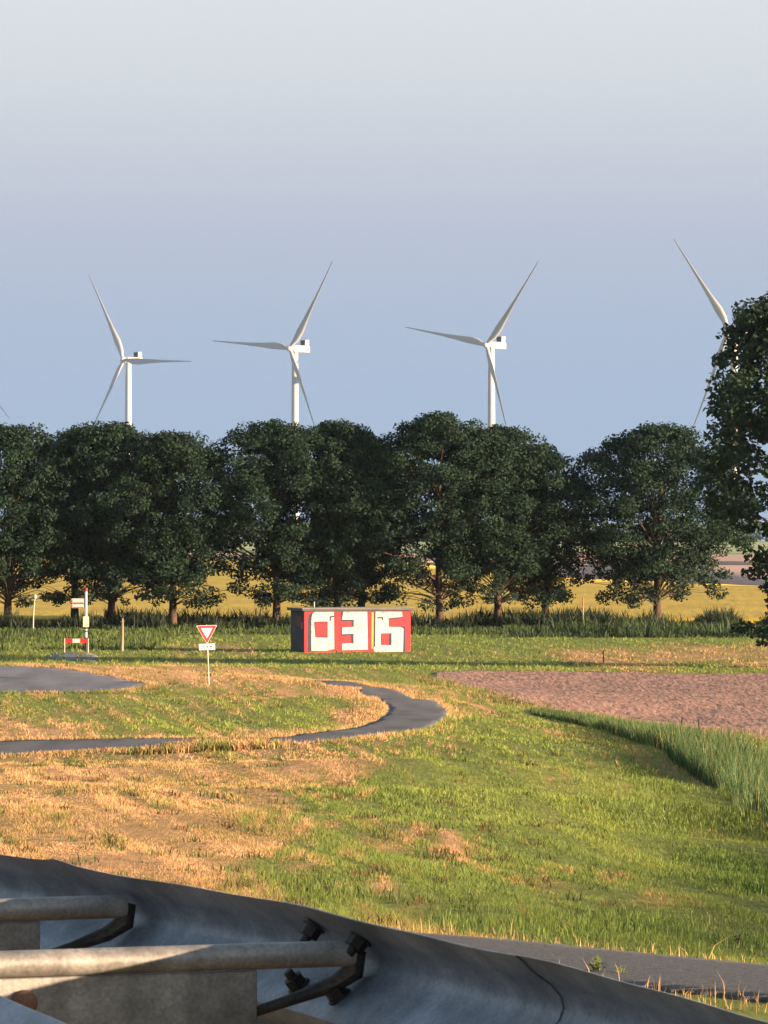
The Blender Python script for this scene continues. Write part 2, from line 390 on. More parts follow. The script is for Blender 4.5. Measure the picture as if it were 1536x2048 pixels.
def strip(name, line, width, material, lift=0.03, n=80, wob=0.08, seed=3):
    """a path of given width along a smooth world line (X, Y), with uneven edges"""
    P = np.array(line, float)
    t = np.linspace(0, len(P) - 1, n)
    # Catmull-Rom
    out = []
    for q in t:
        i = min(int(q), len(P) - 2); u = q - i
        p0, p1, p2, p3 = P[max(i - 1, 0)], P[i], P[i + 1], P[min(i + 2, len(P) - 1)]
        out.append(0.5 * (2 * p1 + (p2 - p0) * u + (2 * p0 - 5 * p1 + 4 * p2 - p3) * u * u + (3 * p1 - p0 - 3 * p2 + p3) * u ** 3))
    C = np.array(out); T = np.gradient(C, axis=0); T /= np.linalg.norm(T, axis=1)[:, None]
    N = np.stack([-T[:, 1], T[:, 0]], 1)
    w = np.broadcast_to(np.interp(np.linspace(0, 1, n), np.linspace(0, 1, len(np.atleast_1d(width))), np.atleast_1d(width)), (n,))
    k = 9
    s = np.linspace(-1, 1, k)
    V = np.zeros((n, k + 2, 3))
    wl_ = w / 2 + wob * (fbm(np.arange(n) * 0.9, np.zeros(n), 3, seed) - 0.5) * 2
    wr_ = w / 2 + wob * (fbm(np.arange(n) * 0.9, np.zeros(n) + 9, 3, seed + 5) - 0.5) * 2
    for j in range(k):
        ww = wl_ if s[j] < 0 else wr_
        xy = C + N * (s[j] * ww)[:, None]
        V[:, j + 1, :2] = xy; V[:, j + 1, 2] = hgt(xy[:, 0], xy[:, 1]) + lift + 0.02 * (1 - s[j] ** 2)
    V[:, 0] = V[:, 1]; V[:, 0, 2] -= 0.3; V[:, -1] = V[:, -2]; V[:, -1, 2] -= 0.3
    ii = np.arange(n * (k + 2)).reshape(n, k + 2)
    Fq = np.stack([ii[:-1, :-1], ii[:-1, 1:], ii[1:, 1:], ii[1:, :-1]], -1).reshape(-1, 4)
    me = np_mesh(name, V.reshape(-1, 3), Fq, material, smooth=True)
    me.validate()
    bm = bmesh.new(); bm.from_mesh(me); bmesh.ops.recalc_face_normals(bm, faces=bm.faces); bm.to_mesh(me); bm.free()
    return tag(link(bpy.data.objects.new(name, me)), kind='structure'), C, w
def atl(pts): return [tuple(at(px, py)[:2]) for px, py in pts]

# cycle path that loops through the grass
loop_px = [(-420, 1512), (-150, 1504), (60, 1497), (250, 1491), (430, 1488), (600, 1482), (730, 1466), (815, 1445), (836, 1425), (812, 1402), (758, 1385), (690, 1372), (600, 1362), (500, 1353)]
loop_line = atl(loop_px)
_, LC, LW = strip('cycle_path', loop_line, [4.6, 4.6, 4.3, 3.2, 2.4, 2.4, 2.4, 2.2, 1.9, 1.5], M_asphalt, 0.05, 220, 0.28)
# near path behind the guardrail
a0 = np.array((2.38, 31.2)); a1 = np.array((0.38, 33.9)); dv = (a1 - a0) / np.linalg.norm(a1 - a0); nv = np.array((-dv[1], dv[0]))
npl = [tuple(a0 + dv * t + nv * 1.2 + np.array((0.0, 0.0006 * t * t))) for t in (-40, -25, -12, -4, 0, 4, 10, 20, 34)]
_, NC, NW = strip('cycle_path', npl, 2.4, M_asphalt_near, 0.035, 700, 0.10, 9)
# carriageway on the dike crown, on the eye's side of the guardrail
strip('road', [(-13.5, 34), (-10.0, 24), (-6.6, 14), (-4.6, 7), (-3.2, 0), (-2.4, -8), (-2.0, -20), (-1.8, -34)], 7.6, M_asphalt, 0.04, 90, 0.03, 21)
# wide asphalt road end on the low bank at the left
road_poly = [(-28, 216.5), (-19, 215.5), (-15, 214.5), (-12.4, 214.6), (-11.2, 216), (-10.3, 219.5), (-10.2, 222.5), (-10.9, 226), (-12.2, 229.5), (-14.2, 233), (-16.5, 235.2), (-20, 236.5), (-28, 237.5)]
sheet('road', road_poly, M_asphalt_old, 0.03, (1.2, 1.5))
# small asphalt apron before the barrier
sheet('path_apron', [tuple(at(x, y)[:2]) for x, y in ((100, 1320), (190, 1324), (196, 1313), (178, 1306), (112, 1306), (90, 1314))], M_asphalt_old, 0.03, (1, 2), skirt=0.1)
# fields
soil_poly = [tuple(at(x, y)[:2]) for x, y in ((862, 1358), (905, 1371), (985, 1393), (1090, 1417), (1200, 1438), (1310, 1456), (1420, 1470), (1536, 1478))]
_rag = []
for (xa, ya), (xb, yb) in zip(soil_poly[:-1], soil_poly[1:]):
    for q in np.arange(0, 1, 0.04): _rag.append((xa + (xb - xa) * q + random.uniform(-0.16, 0.16), ya + (yb - ya) * q + random.uniform(-0.5, 0.5)))
soil_poly = _rag + [soil_poly[-1]]
soil_poly += [(30, 201), (60, 201), (60, 288), (17, 288), (8, 287), (4.2, 284), (3.0, 279)]
sheet('ploughed_field', soil_poly, M_soil, 0.06, (0.45, 0.8), 0.20, 1.6, 5)
crop_poly = [(-500, 432), (400, 432), (160, 560), (53, 690), (47, 716), (27, 817), (3.7, 1170), (-115, 1450), (-500, 1700)]
sheet('ripe_crop_field', crop_poly, M_crop, 0.40, (12, 16), 0.30, 0.6, 8, 0.6)
sheet('brown_field', [(58, 696), (165, 570), (800, 570), (800, 1080), (120, 1090), (50, 1130), (18, 1230), (9, 1180), (32, 824), (52, 720)], M_brown, 0.12, (60, 60))
sheet('pale_field', [(800, 1095), (800, 1450), (100, 1560), (-300, 1780), (-700, 1950), (-700, 1760), (-116, 1480), (5, 1210), (18, 1245), (52, 1145), (121, 1105)], M_pink, 0.12, (80, 80))
sheet('far_meadow', [(900, 1470), (1500, 2880), (-1500, 2880), (-900, 2150), (-300, 1830), (105, 1590)], M_pale, 0.15, (200, 200))

# ------------------------------------------------------------------ grass
def inpoly(X, Y, poly):
    poly = np.array(poly); c = np.zeros(X.shape, bool); j = len(poly) - 1
    for i in range(len(poly)):
        xi, yi = poly[i]; xj, yj = poly[j]
        c ^= ((yi > Y) != (yj > Y)) & (X < (xj - xi) * (Y - yi) / (yj - yi + 1e-12) + xi)
        j = i
    return c
def near_line(X, Y, C, w, m=0.0):
    out = np.zeros(X.shape, bool)
    for i in range(0, len(X), 40000):
        d2 = (X[i:i+40000, None] - C[None, :, 0]) ** 2 + (Y[i:i+40000, None] - C[None, :, 1]) ** 2
        k = d2.argmin(1)
        out[i:i+40000] = np.sqrt(d2[np.arange(len(k)), k]) < (w[k] / 2 + m)
    return out
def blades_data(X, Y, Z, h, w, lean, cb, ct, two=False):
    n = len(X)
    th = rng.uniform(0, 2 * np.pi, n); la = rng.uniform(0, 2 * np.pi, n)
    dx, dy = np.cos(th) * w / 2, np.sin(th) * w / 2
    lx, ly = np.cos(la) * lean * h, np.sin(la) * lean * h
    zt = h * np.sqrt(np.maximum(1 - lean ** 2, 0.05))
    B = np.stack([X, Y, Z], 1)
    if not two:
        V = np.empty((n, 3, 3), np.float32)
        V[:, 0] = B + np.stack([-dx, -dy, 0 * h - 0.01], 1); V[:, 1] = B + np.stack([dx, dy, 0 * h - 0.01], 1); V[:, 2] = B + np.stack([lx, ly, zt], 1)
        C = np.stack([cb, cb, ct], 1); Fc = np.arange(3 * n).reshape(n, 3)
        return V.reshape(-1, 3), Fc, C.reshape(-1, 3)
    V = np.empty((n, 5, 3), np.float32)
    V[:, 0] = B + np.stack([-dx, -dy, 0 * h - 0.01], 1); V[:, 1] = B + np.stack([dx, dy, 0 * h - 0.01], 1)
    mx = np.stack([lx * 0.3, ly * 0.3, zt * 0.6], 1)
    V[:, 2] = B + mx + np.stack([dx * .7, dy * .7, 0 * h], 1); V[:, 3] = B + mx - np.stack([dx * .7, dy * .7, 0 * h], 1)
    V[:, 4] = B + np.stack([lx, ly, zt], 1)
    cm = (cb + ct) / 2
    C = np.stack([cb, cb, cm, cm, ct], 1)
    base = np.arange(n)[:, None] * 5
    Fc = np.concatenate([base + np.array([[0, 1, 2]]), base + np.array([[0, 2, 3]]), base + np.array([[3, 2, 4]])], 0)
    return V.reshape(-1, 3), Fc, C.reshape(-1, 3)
class Stuff:
    def __init__(s): s.V = []; s.F = []; s.C = []; s.n = 0
    def add(s, t):
        V, Fc, C = t; s.V.append(V); s.F.append(Fc + s.n); s.C.append(C); s.n += len(V)
    def build(s, name, material, **kw):
        me = np_mesh(name, np.concatenate(s.V), np.concatenate(s.F), material, np.concatenate(s.C))
        o = link(bpy.data.objects.new(name, me)); return tag(o, **kw)

def scatter(n, d0, d1, half=0.094):
    Y = np.exp(rng.uniform(math.log(d0), math.log(d1), n)); X = rng.uniform(-half, half, n) * Y
    return X, Y
G = Stuff()
for n, d0, d1, hh, ww in ((190000, 30, 46, (0.025, 0.07), 0.005), (190000, 46, 75, (0.035, 0.09), 0.009), (150000, 75, 130, (0.05, 0.13), 0.020), (170000, 130, 300, (0.06, 0.17), 0.045), (60000, 285, 420, (0.10, 0.30), 0.09)):
    X, Y = scatter(n, d0, d1)
    clump = fbm((X + 0.105 * Y) * 3.0, Y * 0.11, 4, 91)
    keep = rng.random(n) < 0.5 + 0.8 * sstep(0.38, 0.62, clump)
    keep &= ~near_line(X, Y, LC, LW, 0.02) & ~near_line(X, Y, NC, NW, -0.02) & ~inpoly(X, Y, road_poly) & ~inpoly(X, Y, soil_poly)
    X, Y, clump = X[keep], Y[keep], clump[keep]; m = len(X)
    dr = dryness(X, Y)
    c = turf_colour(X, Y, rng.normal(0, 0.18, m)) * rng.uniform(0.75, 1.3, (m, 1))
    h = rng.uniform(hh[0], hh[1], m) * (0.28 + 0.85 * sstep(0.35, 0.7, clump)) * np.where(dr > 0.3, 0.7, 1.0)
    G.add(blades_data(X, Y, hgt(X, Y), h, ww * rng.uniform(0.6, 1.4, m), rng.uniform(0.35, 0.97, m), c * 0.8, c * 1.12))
n = 9000
sp = np.array(_rag); k = rng.integers(0, len(sp) - 1, n); X = sp[k, 0] + rng.normal(-0.15, 0.35, n); Y = sp[k, 1] + rng.normal(-1.0, 2.2, n)
c = np.where(rng.random((n, 1)) < 0.35, np.array((0.36, 0.25, 0.11)), np.array((0.12, 0.16, 0.04))) * rng.uniform(0.6, 1.3, (n, 1))
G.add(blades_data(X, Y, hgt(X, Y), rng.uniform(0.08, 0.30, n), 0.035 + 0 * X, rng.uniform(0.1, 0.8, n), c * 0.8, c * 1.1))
# grass creeping over the edge of the wide road
n = 7000; rpl = np.array(road_poly); k = rng.integers(0, len(rpl) - 1, n); u = rng.random((n, 1)); P = rpl[k] * (1 - u) + rpl[k + 1] * u
X = P[:, 0] + rng.normal(0, 0.12, n); Y = P[:, 1] + rng.normal(0, 0.35, n); c = turf_colour(X, Y, 0.1 + rng.normal(0, 0.25, n)) * rng.uniform(0.7, 1.2, (n, 1))
G.add(blades_data(X, Y, hgt(X, Y), rng.uniform(0.05, 0.2, n), 0.04 + 0 * X, rng.uniform(0.2, 0.8, n), c * 0.8, c * 1.1))
# straw-coloured and green fringe along the near path
n = 5200
t = rng.uniform(-10, 30, n)
off = rng.exponential(0.22, n)
base = a0[None] + dv[None] * t[:, None] - nv[None] * (off - 0.06)[:, None]
X, Y = base[:, 0], base[:, 1]
st = rng.random(n) < 0.55
c = np.where(st[:, None], np.array((0.50, 0.34, 0.15)), np.array((0.17, 0.20, 0.05))) * rng.uniform(0.7, 1.25, (n, 1))
h = rng.gamma(2.2, 0.026, n) * (0.4 + vnoise(t * 1.5, t * 0, 4)) + 0.015
G.add(blades_data(X, Y, hgt(X, Y), np.minimum(h, 0.26), 0.007 + 0 * X, rng.uniform(0.05, 0.7, n), c * 0.85, c * 1.1, True))
n = 2600   # on the near side of that path
t = rng.uniform(-10, 12, n); base = a0[None] + dv[None] * t[:, None] + nv[None] * (2.36 + rng.exponential(0.5, n))[:, None]
X, Y = base[:, 0], base[:, 1]; c = np.array((0.42, 0.27, 0.12)) * rng.uniform(0.6, 1.3, (n, 1))
G.add(blades_data(X, Y, hgt(X, Y), np.minimum(rng.gamma(2.0, 0.028, n), 0.2), 0.006 + 0 * X, rng.uniform(0.05, 0.6, n), c, c, True))
# denser rough edges of the loop path and tussocks in the sward
n = 26000
k = rng.integers(0, len(LC) - 1, n); u = rng.random((n, 1)); P = LC[k] * (1 - u) + LC[k + 1] * u
T = LC[k + 1] - LC[k]; T /= np.linalg.norm(T, axis=1)[:, None]; N = np.stack([-T[:, 1], T[:, 0]], 1)
side = np.where(rng.random(n) < 0.5, -1, 1); o_ = LW[k] / 2 + rng.exponential(0.35, n) - 0.05
P = P + N * (side * o_)[:, None]; X, Y = P[:, 0], P[:, 1]
c = turf_colour(X, Y, 0.25 + rng.normal(0, 0.2, n)) * rng.uniform(0.8, 1.3, (n, 1))
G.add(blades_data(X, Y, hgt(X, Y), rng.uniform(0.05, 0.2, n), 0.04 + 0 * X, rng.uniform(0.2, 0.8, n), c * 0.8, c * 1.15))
n = 5000
p0, p1 = np.array(at(310, 1500)[:2]), np.array(at(530, 1492)[:2]); u = rng.random((n, 1)); P = p0 * (1 - u) + p1 * u
X = P[:, 0] + rng.normal(0, 0.5, n); Y = P[:, 1] + rng.uniform(-2.2, 0.6, n)
c = turf_colour(X, Y, rng.normal(-0.05, 0.3, n)) * rng.uniform(0.7, 1.3, (n, 1))
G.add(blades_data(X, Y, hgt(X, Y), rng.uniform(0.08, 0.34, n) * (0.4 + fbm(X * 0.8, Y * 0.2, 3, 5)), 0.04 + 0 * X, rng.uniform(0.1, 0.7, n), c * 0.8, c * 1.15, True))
# broad-leaved tufts: darker patches of taller grass
def tufts(centres, per, spread, hh, ww, colr):
    for (px, py, r) in centres:
        p = at(px, py); n = per
        X = p.x + rng.normal(0, r, n); Y = p.y + rng.normal(0, r * spread, n)
        c = np.array(colr) * rng.uniform(0.6, 1.35, (n, 1))
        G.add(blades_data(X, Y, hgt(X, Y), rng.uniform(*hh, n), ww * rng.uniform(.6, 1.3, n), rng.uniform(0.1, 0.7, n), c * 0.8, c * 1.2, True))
tufts([(1250, 1860, .35), (1290, 1845, .3), (1080, 1870, .35), (1500, 1890, .3), (960, 1850, .3), (640, 1795, .3), (560, 1765, .3)], 500, 3.5, (0.04, 0.11), 0.007, (0.12, 0.18, 0.035))
tufts([(1480, 1760, .35), (1510, 1740, .35), (1520, 1775, .3), (1450, 1730, .3)], 900, 5, (0.04, 0.11), 0.011, (0.10, 0.16, 0.035))
tufts([(1330, 1570, .6), (1400, 1620, .6), (1450, 1650, .6), (1290, 1545, .6)], 1300, 4, (0.06, 0.16), 0.016, (0.13, 0.18, 0.04))
nt = 900
Yc = np.exp(rng.uniform(math.log(36), math.log(240), nt)); Xc = rng.uniform(-0.09, 0.05, nt) * Yc
tw_ = rng.uniform(0.03, 0.10, nt) * (Yc / 55) ** 0.45
per_t = 26
X = np.repeat(Xc, per_t) + rng.normal(0, 1, nt * per_t) * np.repeat(tw_, per_t); Y = np.repeat(Yc, per_t) + rng.normal(0, 1, nt * per_t) * np.repeat(tw_, per_t) * 3
kk = ~near_line(X, Y, LC, LW, 0.1) & ~inpoly(X, Y, road_poly) & ~near_line(X, Y, NC, NW, 0.05); wz_ = np.repeat(tw_, per_t)[kk]; X, Y = X[kk], Y[kk]; m = len(X)
tint = np.repeat(rng.random(nt) < 0.3, per_t)[kk][:, None]
c = np.where(tint, np.array((0.10, 0.065, 0.03)), np.array((0.07, 0.105, 0.028))) * rng.uniform(0.6, 1.3, (m, 1))
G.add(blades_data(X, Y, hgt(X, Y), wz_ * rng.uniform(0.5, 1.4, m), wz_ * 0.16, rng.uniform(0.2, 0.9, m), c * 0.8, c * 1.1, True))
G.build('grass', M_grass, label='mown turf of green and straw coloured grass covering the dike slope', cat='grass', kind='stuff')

# reeds along the ditch on the right
R = Stuff()
reed = np.array(atl([(1060, 1424), (1150, 1446), (1250, 1478), (1340, 1520), (1430, 1580), (1536, 1655)]))
p_last = reed[-1] + (reed[-1] - reed[-2]) * 0.9; reed = np.vstack([reed, p_last])
n = 42000
t = rng.uniform(0, len(reed) - 1.001, n); k = t.astype(int); u = (t - k)[:, None]
P = reed[k] * (1 - u) + reed[k + 1] * u
wid = 0.4 + 1.7 * np.clip(t / 3.0, 0, 1)
X = P[:, 0] + np.abs(rng.normal(0, 0.7, n)) * wid; Y = P[:, 1] + rng.uniform(-2, 2, n)
kk = ~inpoly(X, Y, soil_poly); X, Y, t = X[kk], Y[kk], t[kk]; n = len(X)
c = np.array((0.065, 0.115, 0.042)) * rng.uniform(0.5, 1.5, (n, 1)); y_ = rng.random((n, 1)) < 0.08; c = np.where(y_, np.array((0.3, 0.27, 0.1)), c)
h = (0.16 + 0.62 * np.clip(t / 2.8, 0, 1)) * rng.uniform(0.55, 1.15, n) * (0.7 + 0.6 * fbm(X * 1.2, Y * 0.3, 3, 15))
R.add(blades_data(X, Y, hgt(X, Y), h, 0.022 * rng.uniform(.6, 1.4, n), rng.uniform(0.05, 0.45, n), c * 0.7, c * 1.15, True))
R.build('reeds', M_grass, label='band of tall green reeds along the ditch beside the ploughed field', cat='reeds', kind='stuff')

# undergrowth below the tree row
U = Stuff()
def under(n, x0, x1, y0, y1, hh, colr, ww, seed):
    X = rng.uniform(x0, x1, n); Y = rng.uniform(y0, y1, n)
    f = fbm(X * 0.35, Y * 0.1, 3, seed)
    h = rng.uniform(*hh, n) * (0.35 + 1.2 * sstep(0.3, 0.7, f))
    c = np.array(colr) * rng.uniform(0.5, 1.4, (n, 1))
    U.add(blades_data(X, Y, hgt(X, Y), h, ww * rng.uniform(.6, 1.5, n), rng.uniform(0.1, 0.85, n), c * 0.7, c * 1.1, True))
under(26000, -46, 46, 419, 431, (0.3, 1.35), (0.022, 0.036, 0.02), 0.13, 3)
under(9000, 10, 46, 385, 424, (0.3, 1.1), (0.035, 0.06, 0.024), 0.13, 6)
under(9000, -46, 12, 395, 424, (0.15, 0.5), (0.05, 0.08, 0.026), 0.10, 8)
under(3000, -40, -16, 345, 395, (0.2, 0.7), (0.07, 0.105, 0.03), 0.09, 12)
U.build('undergrowth', M_grass, label='dark tall weeds growing below the row of trees', cat='undergrowth', kind='stuff')

# ------------------------------------------------------------------ trees
def make_tree(loc, H, Rr, zb, seed, label, leaf=0.24, n_clump=400, per=112, group='dark round trees in the row behind the field edge', name='broadleaf_tree', trunk_r=0.33, col=(0.014, 0.033, 0.020), crad=(0.5, 1.05), loose=0.0, cat='tree', skew=0.0):
    r = np.random.default_rng(seed)
    root = empty(name, loc); tag(root, label, cat, group)
    # clump centres inside an uneven dome
    C = []
    while len(C) < n_clump:
        t = r.uniform(0, 1) ** 0.9; th = r.uniform(0, 2 * np.pi)
        if t > 0.38: rr = math.sqrt(max(0, 1 - ((t - 0.38) / 0.62) ** 2.2))
        else: rr = 0.62 + 0.38 * (t / 0.38) ** 0.8
        lob = 0.78 + 0.38 * vnoise(np.array([th * 1.9 + seed]), np.array([t * 4.0 + seed]), seed)[0]
        f = r.uniform(0, 1) ** 0.52
        if loose: f = r.uniform(0, 1) ** 0.5
        C.append((math.cos(th) * rr * Rr * lob * f + skew * t, math.sin(th) * rr * Rr * lob * f, zb + t * (H - zb) * (0.93 + 0.07 * lob) - 0.4))
    for _ in range(int(n_clump * 0.085)):       # boughs hanging low round the trunk
        th = r.uniform(0, 2 * np.pi); f = r.uniform(0.2, 0.9)
        C.append((math.cos(th) * Rr * f, math.sin(th) * Rr * f, r.uniform(2.0, zb + 0.8)))
    C = np.array(C)
    m = len(C); cr = r.uniform(crad[0], crad[1], m); cr[-int(n_clump * 0.085):] *= 0.9
    cnt = (per * (cr / np.mean(cr)) ** 1.8).astype(int) + 6
    own = np.repeat(np.arange(m), cnt); n = len(own)
    dirs = r.normal(0, 1, (n, 3)); dirs /= np.linalg.norm(dirs, axis=1)[:, None]
    rad = r.uniform(0.15, 1, n) ** 0.5
    P = C[own] + dirs * (cr[own] * rad)[:, None] * np.array((1.15, 1.15, 0.8)); P[:, 2] = np.maximum(P[:, 2], 0.9)
    nrm = dirs * 0.6 + r.normal(0, 0.6, (n, 3)) + np.array((0, 0, 0.45)); nrm /= np.linalg.norm(nrm, axis=1)[:, None]
    a = np.cross(nrm, r.normal(0, 1, (n, 3))); a /= np.linalg.norm(a, axis=1)[:, None]; b = np.cross(nrm, a)
    s = leaf * r.uniform(0.55, 1.25, n)[:, None]
    V = np.stack([P - a * s * 0.6, P + b * s * 0.36 + a * s * 0.05, P + a * s * 0.6, P - b * s * 0.36 + a * s * 0.05], 1).reshape(-1, 3)
    tone = r.uniform(0.85, 1.15, m)[own][:, None] * r.uniform(0.8, 1.2, (n, 1))
    cc = np.array(col) * tone
    yel = (r.random((n, 1)) < 0.08); cc = np.where(yel, cc * np.array((1.35, 1.2, 1.0)), cc)
    cc = np.repeat(cc, 4, 0)
    me = np_mesh('crown', V, np.arange(4 * n).reshape(n, 4), M_leaf, cc)
    link(bpy.data.objects.new('crown', me), root)
    tb = MB()
    top = H * 0.78
    tp = [Vector((0, 0, -0.3))]; rads = [trunk_r * 1.25]
    for i in range(1, 8):
        q = i / 7; tp.append(Vector((0.35 * math.sin(seed + 3 * q) * q + skew * q * 0.7, 0.3 * math.cos(seed * 2 + 2.5 * q) * q, top * q))); rads.append(trunk_r * (1 - 0.8 * q) + 0.03)
    tb.tube(tp, rads, 9)
    nh = int(n_clump * 0.085)
    for j in list(r.choice(m - nh, 32, replace=False)) + list(range(m - nh, m)):
        c = Vector(C[j]); q = min(max((c.z * 0.62 - 0.3) / top, 0.13 + 0.05 * r.random()), 0.95)
        i = min(int(q * 7), 6); fr = q * 7 - i; s0 = tp[i].lerp(tp[i + 1], fr); rs = (rads[i] * (1 - fr) + rads[i + 1] * fr) * 0.42
        mid = s0.lerp(c, 0.5) + Vector((r.normal(0, .25), r.normal(0, .25), 0.5 + r.normal(0, .2)))
        pts = [s0, s0.lerp(mid, 0.5) + Vector((0, 0, 0.12)), mid, c]
        rs = min(rs, 0.045) if j >= m - nh else rs
        tb.tube(pts, [rs, rs * 0.75, rs * 0.5, 0.02], 5)
    tb.build('trunk', M_bark, root, smooth=True)
    return root
TREES = [(-150, 17.6, 6.0, 4.7, 'dark round tree closing the row past the thin grey pole'),
         (15, 17.4, 7.2, 4.7, 'dark round tree just behind the thin grey pole'),
         (222, 17.6, 7.1, 4.7, 'dark round tree with reddish trunk standing behind the fingerpost'),
         (345, 16.6, 6.3, 4.4, 'dark round tree between the rough wooden post and the give way sign'),
         (553, 17.5, 7.2, 4.3, 'dark round tree just past the dark end wall of the painted shed'),
         (675, 17.6, 6.8, 4.4, 'dark round tree rising straight behind the painted shed roof'),
         (880, 18.2, 7.8, 4.9, 'tall dark round tree nearest the red end of the painted shed'),
         (997, 17.3, 7.1, 4.8, 'dark round tree next to the tall one beyond the ploughed field'),
         (1315, 17.3, 8.6, 4.6, 'broad forked dark tree standing alone behind the ploughed field')]
for i, (px, H, Rr, zb, lab) in enumerate(TREES):
    Yt = 425 + (i % 3) * 1.5; X = (px - CX) / F * Yt
    make_tree((X, Yt, 0), H, Rr, zb, 100 + i * 7, lab, n_clump=560 if px == 1315 else 430)
make_tree(((150 - CX) / F * 437, 437, 0), 17.0, 6.0, 6.2, 401, 'dark tree set back between the fingerpost and thin grey pole', n_clump=300)
make_tree(((722 - CX) / F * 437, 437, 0), 16.8, 5.2, 6.6, 409, 'dark tree set back behind the painted shed beyond the row', n_clump=280)
make_tree(((1090 - CX) / F * 433, 433, 0), 15.0, 5.0, 3.4, 415, 'smaller dark tree set back beside the broad forked tree', n_clump=220)
make_tree(((1662 - CX) / F * 302, 302, 0), 22.6, 7.0, 4.4, 977, 'tall loose tree towering over the row with sky showing through its boughs', leaf=0.36, n_clump=360, per=85, name='poplar_tree', group='tall tree before the row', trunk_r=0.5, col=(0.024, 0.046, 0.027), crad=(0.5, 1.25), loose=1, skew=-2.6)

# far-off wood on the horizon
FW = Stuff()
n = 16000; X = rng.uniform(-900, 900, n); Y = rng.uniform(2890, 2960, n)
hh = 6 + 9 * fbm(X * 0.02, X * 0, 3, 44)
P = np.stack([X, Y, rng.uniform(0, 1, n) * hh], 1); a = rng.normal(0, 1.3, (n, 3)); b = rng.normal(0, 1.3, (n, 3))
FW.add((np.stack([P - a, P + b, P + a, P - b], 1).reshape(-1, 3), np.arange(4 * n).reshape(n, 4), np.repeat(np.array((0.05, 0.075, 0.04)) * rng.uniform(.7, 1.3, (n, 1)), 4, 0)))
FW.build('far_wood', M_leaf, label='distant line of woodland on the horizon beyond the fields', cat='wood', kind='stuff')

# ------------------------------------------------------------------ wind turbines
M_white = noisy('turbine_paint', (0.34, 0.33, 0.335), (0.38, 0.37, 0.375), 0.05, 0.5)
M_dark = noisy('dark_grille', (0.03, 0.032, 0.04), (0.05, 0.052, 0.06), 2, 0.6)
YAW = math.radians(42)
def blade_mesh(L=65.0):
    st = [(0.0, 2.3, 2.3, 0), (0.03, 2.3, 2.3, 0), (0.10, 4.0, 2.0, 10), (0.2, 4.6, 1.3, 12), (0.35, 3.0, 0.8, 9), (0.55, 1.8, 0.5, 5), (0.75, 1.1, 0.3, 2), (0.9, 0.7, 0.2, 0), (0.975, 0.5, 0.11, -1), (1.0, 0.12, 0.05, -1)]
    mb = MB(); vs = []; fs = []; n = 12
    for q, c, t, tw in st:
        tw = math.radians(tw + 8)
        for k in range(n):
            th = 2 * math.pi * k / n
            x = math.cos(th) * c / 2; y = math.sin(th) * t / 2
            if q > 0.05: y *= (0.55 + 0.45 * math.cos(th)) if False else 1.0; x += c * 0.18
            vs.append((x * math.cos(tw) - y * math.sin(tw), x * math.sin(tw) + y * math.cos(tw) - 2.2 * q * q, q * L + 1.0))
    m = len(st)
    for i in range(m - 1):
        for k in range(n):
            k2 = (k + 1) % n; fs.append((i * n + k, i * n + k2, (i + 1) * n + k2, (i + 1) * n + k))
    fs.append(tuple(range((m - 1) * n, m * n)))
    mb.add(vs, fs); return mb
HUB = 120.0
def make_turbine(hub_px, hub_py, ang, label):
    s = (HOR - hub_py) / (HUB - CAMZ); d = F / s
    # rotor axis: the rotor faces left and towards the eye
    over = 4.6
    hx = (hub_px - CX) / s
    base = Vector((hx + math.sin(YAW) * over, d + math.cos(YAW) * over, 0))
    root = empty('wind_turbine', base, -YAW); tag(root, label, 'wind turbine', 'wind turbines beyond the fields')
    t = MB(); t.lathe([(2.9, -1), (2.75, 10), (2.5, 45), (2.2, 85), (1.9, HUB - 2.4)], 28); t.build('tower', M_white, root, smooth=True)
    nb = MB(); nb.prism([(-1.9, -2.2), (1.9, -2.2), (2.1, -1.6), (2.1, 1.5), (1.7, 2.1), (-1.7, 2.1), (-2.1, 1.5), (-2.1, -1.6)], -2.6, 11.5)
    nac = nb.build('nacelle', M_white, root, bevel=0.12, loc=(0, 0, HUB))
    cb = MB(); cb.prism([(-2.0, 2.15), (2.0, 2.15), (2.2, 5.6), (-2.2, 5.6)], 7.2, 10.6); cb.build('cooler', M_white, nac, bevel=0.05)
    gb = MB(); gb.prism([(-1.75, 2.4), (1.75, 2.4), (1.95, 5.35), (-1.95, 5.35)], 6.9, 7.19); gb.build('radiator', M_dark, nac)
    gs = MB()
    for sx_ in (-1,):
        gs.add([(-2.15, 7.3, 2.5), (-2.15, 9.9, 2.5), (-2.28, 10.0, 5.4), (-2.28, 7.3, 5.4), (-2.0, 7.3, 2.5), (-2.0, 9.9, 2.5), (-2.0, 10.0, 5.4), (-2.0, 7.3, 5.4)], [(0, 1, 2, 3), (4, 7, 6, 5), (0, 3, 7, 4), (1, 5, 6, 2), (0, 4, 5, 1), (3, 2, 6, 7)])
    gs.build('radiator', M_dark, nac)
    hb = MB(); hb.lathe([(0.15, -2.6), (1.0, -2.3), (1.7, -1.4), (2.0, -0.2), (2.0, 1.6), (1.7, 2.05)], 20, 'y')
    hub = hb.build('hub', M_white, root, smooth=True, loc=(0, -over, HUB))
    for k in range(3):
        b = bpy.data.objects.new('blade', BLADE); link(b, root)
        b.location = (0, -over, HUB); b.rotation_euler = (0, math.radians(90 - (ang + 120 * k)), 0)
    return root
_bb = blade_mesh().build('blade', M_white, None, smooth=True); BLADE = _bb.data; bpy.data.objects.remove(_bb)
make_turbine(247, 720, 118, 'white wind turbine rising over the trees behind the fingerpost')
make_turbine(580, 697, 54.5, 'white wind turbine rising over the trees behind the painted shed')
make_turbine(973, 690, 49, 'white wind turbine above the tall tree nearest the shed')
make_turbine(1458, 660, 126, 'white wind turbine half hidden behind the tall loose tree')
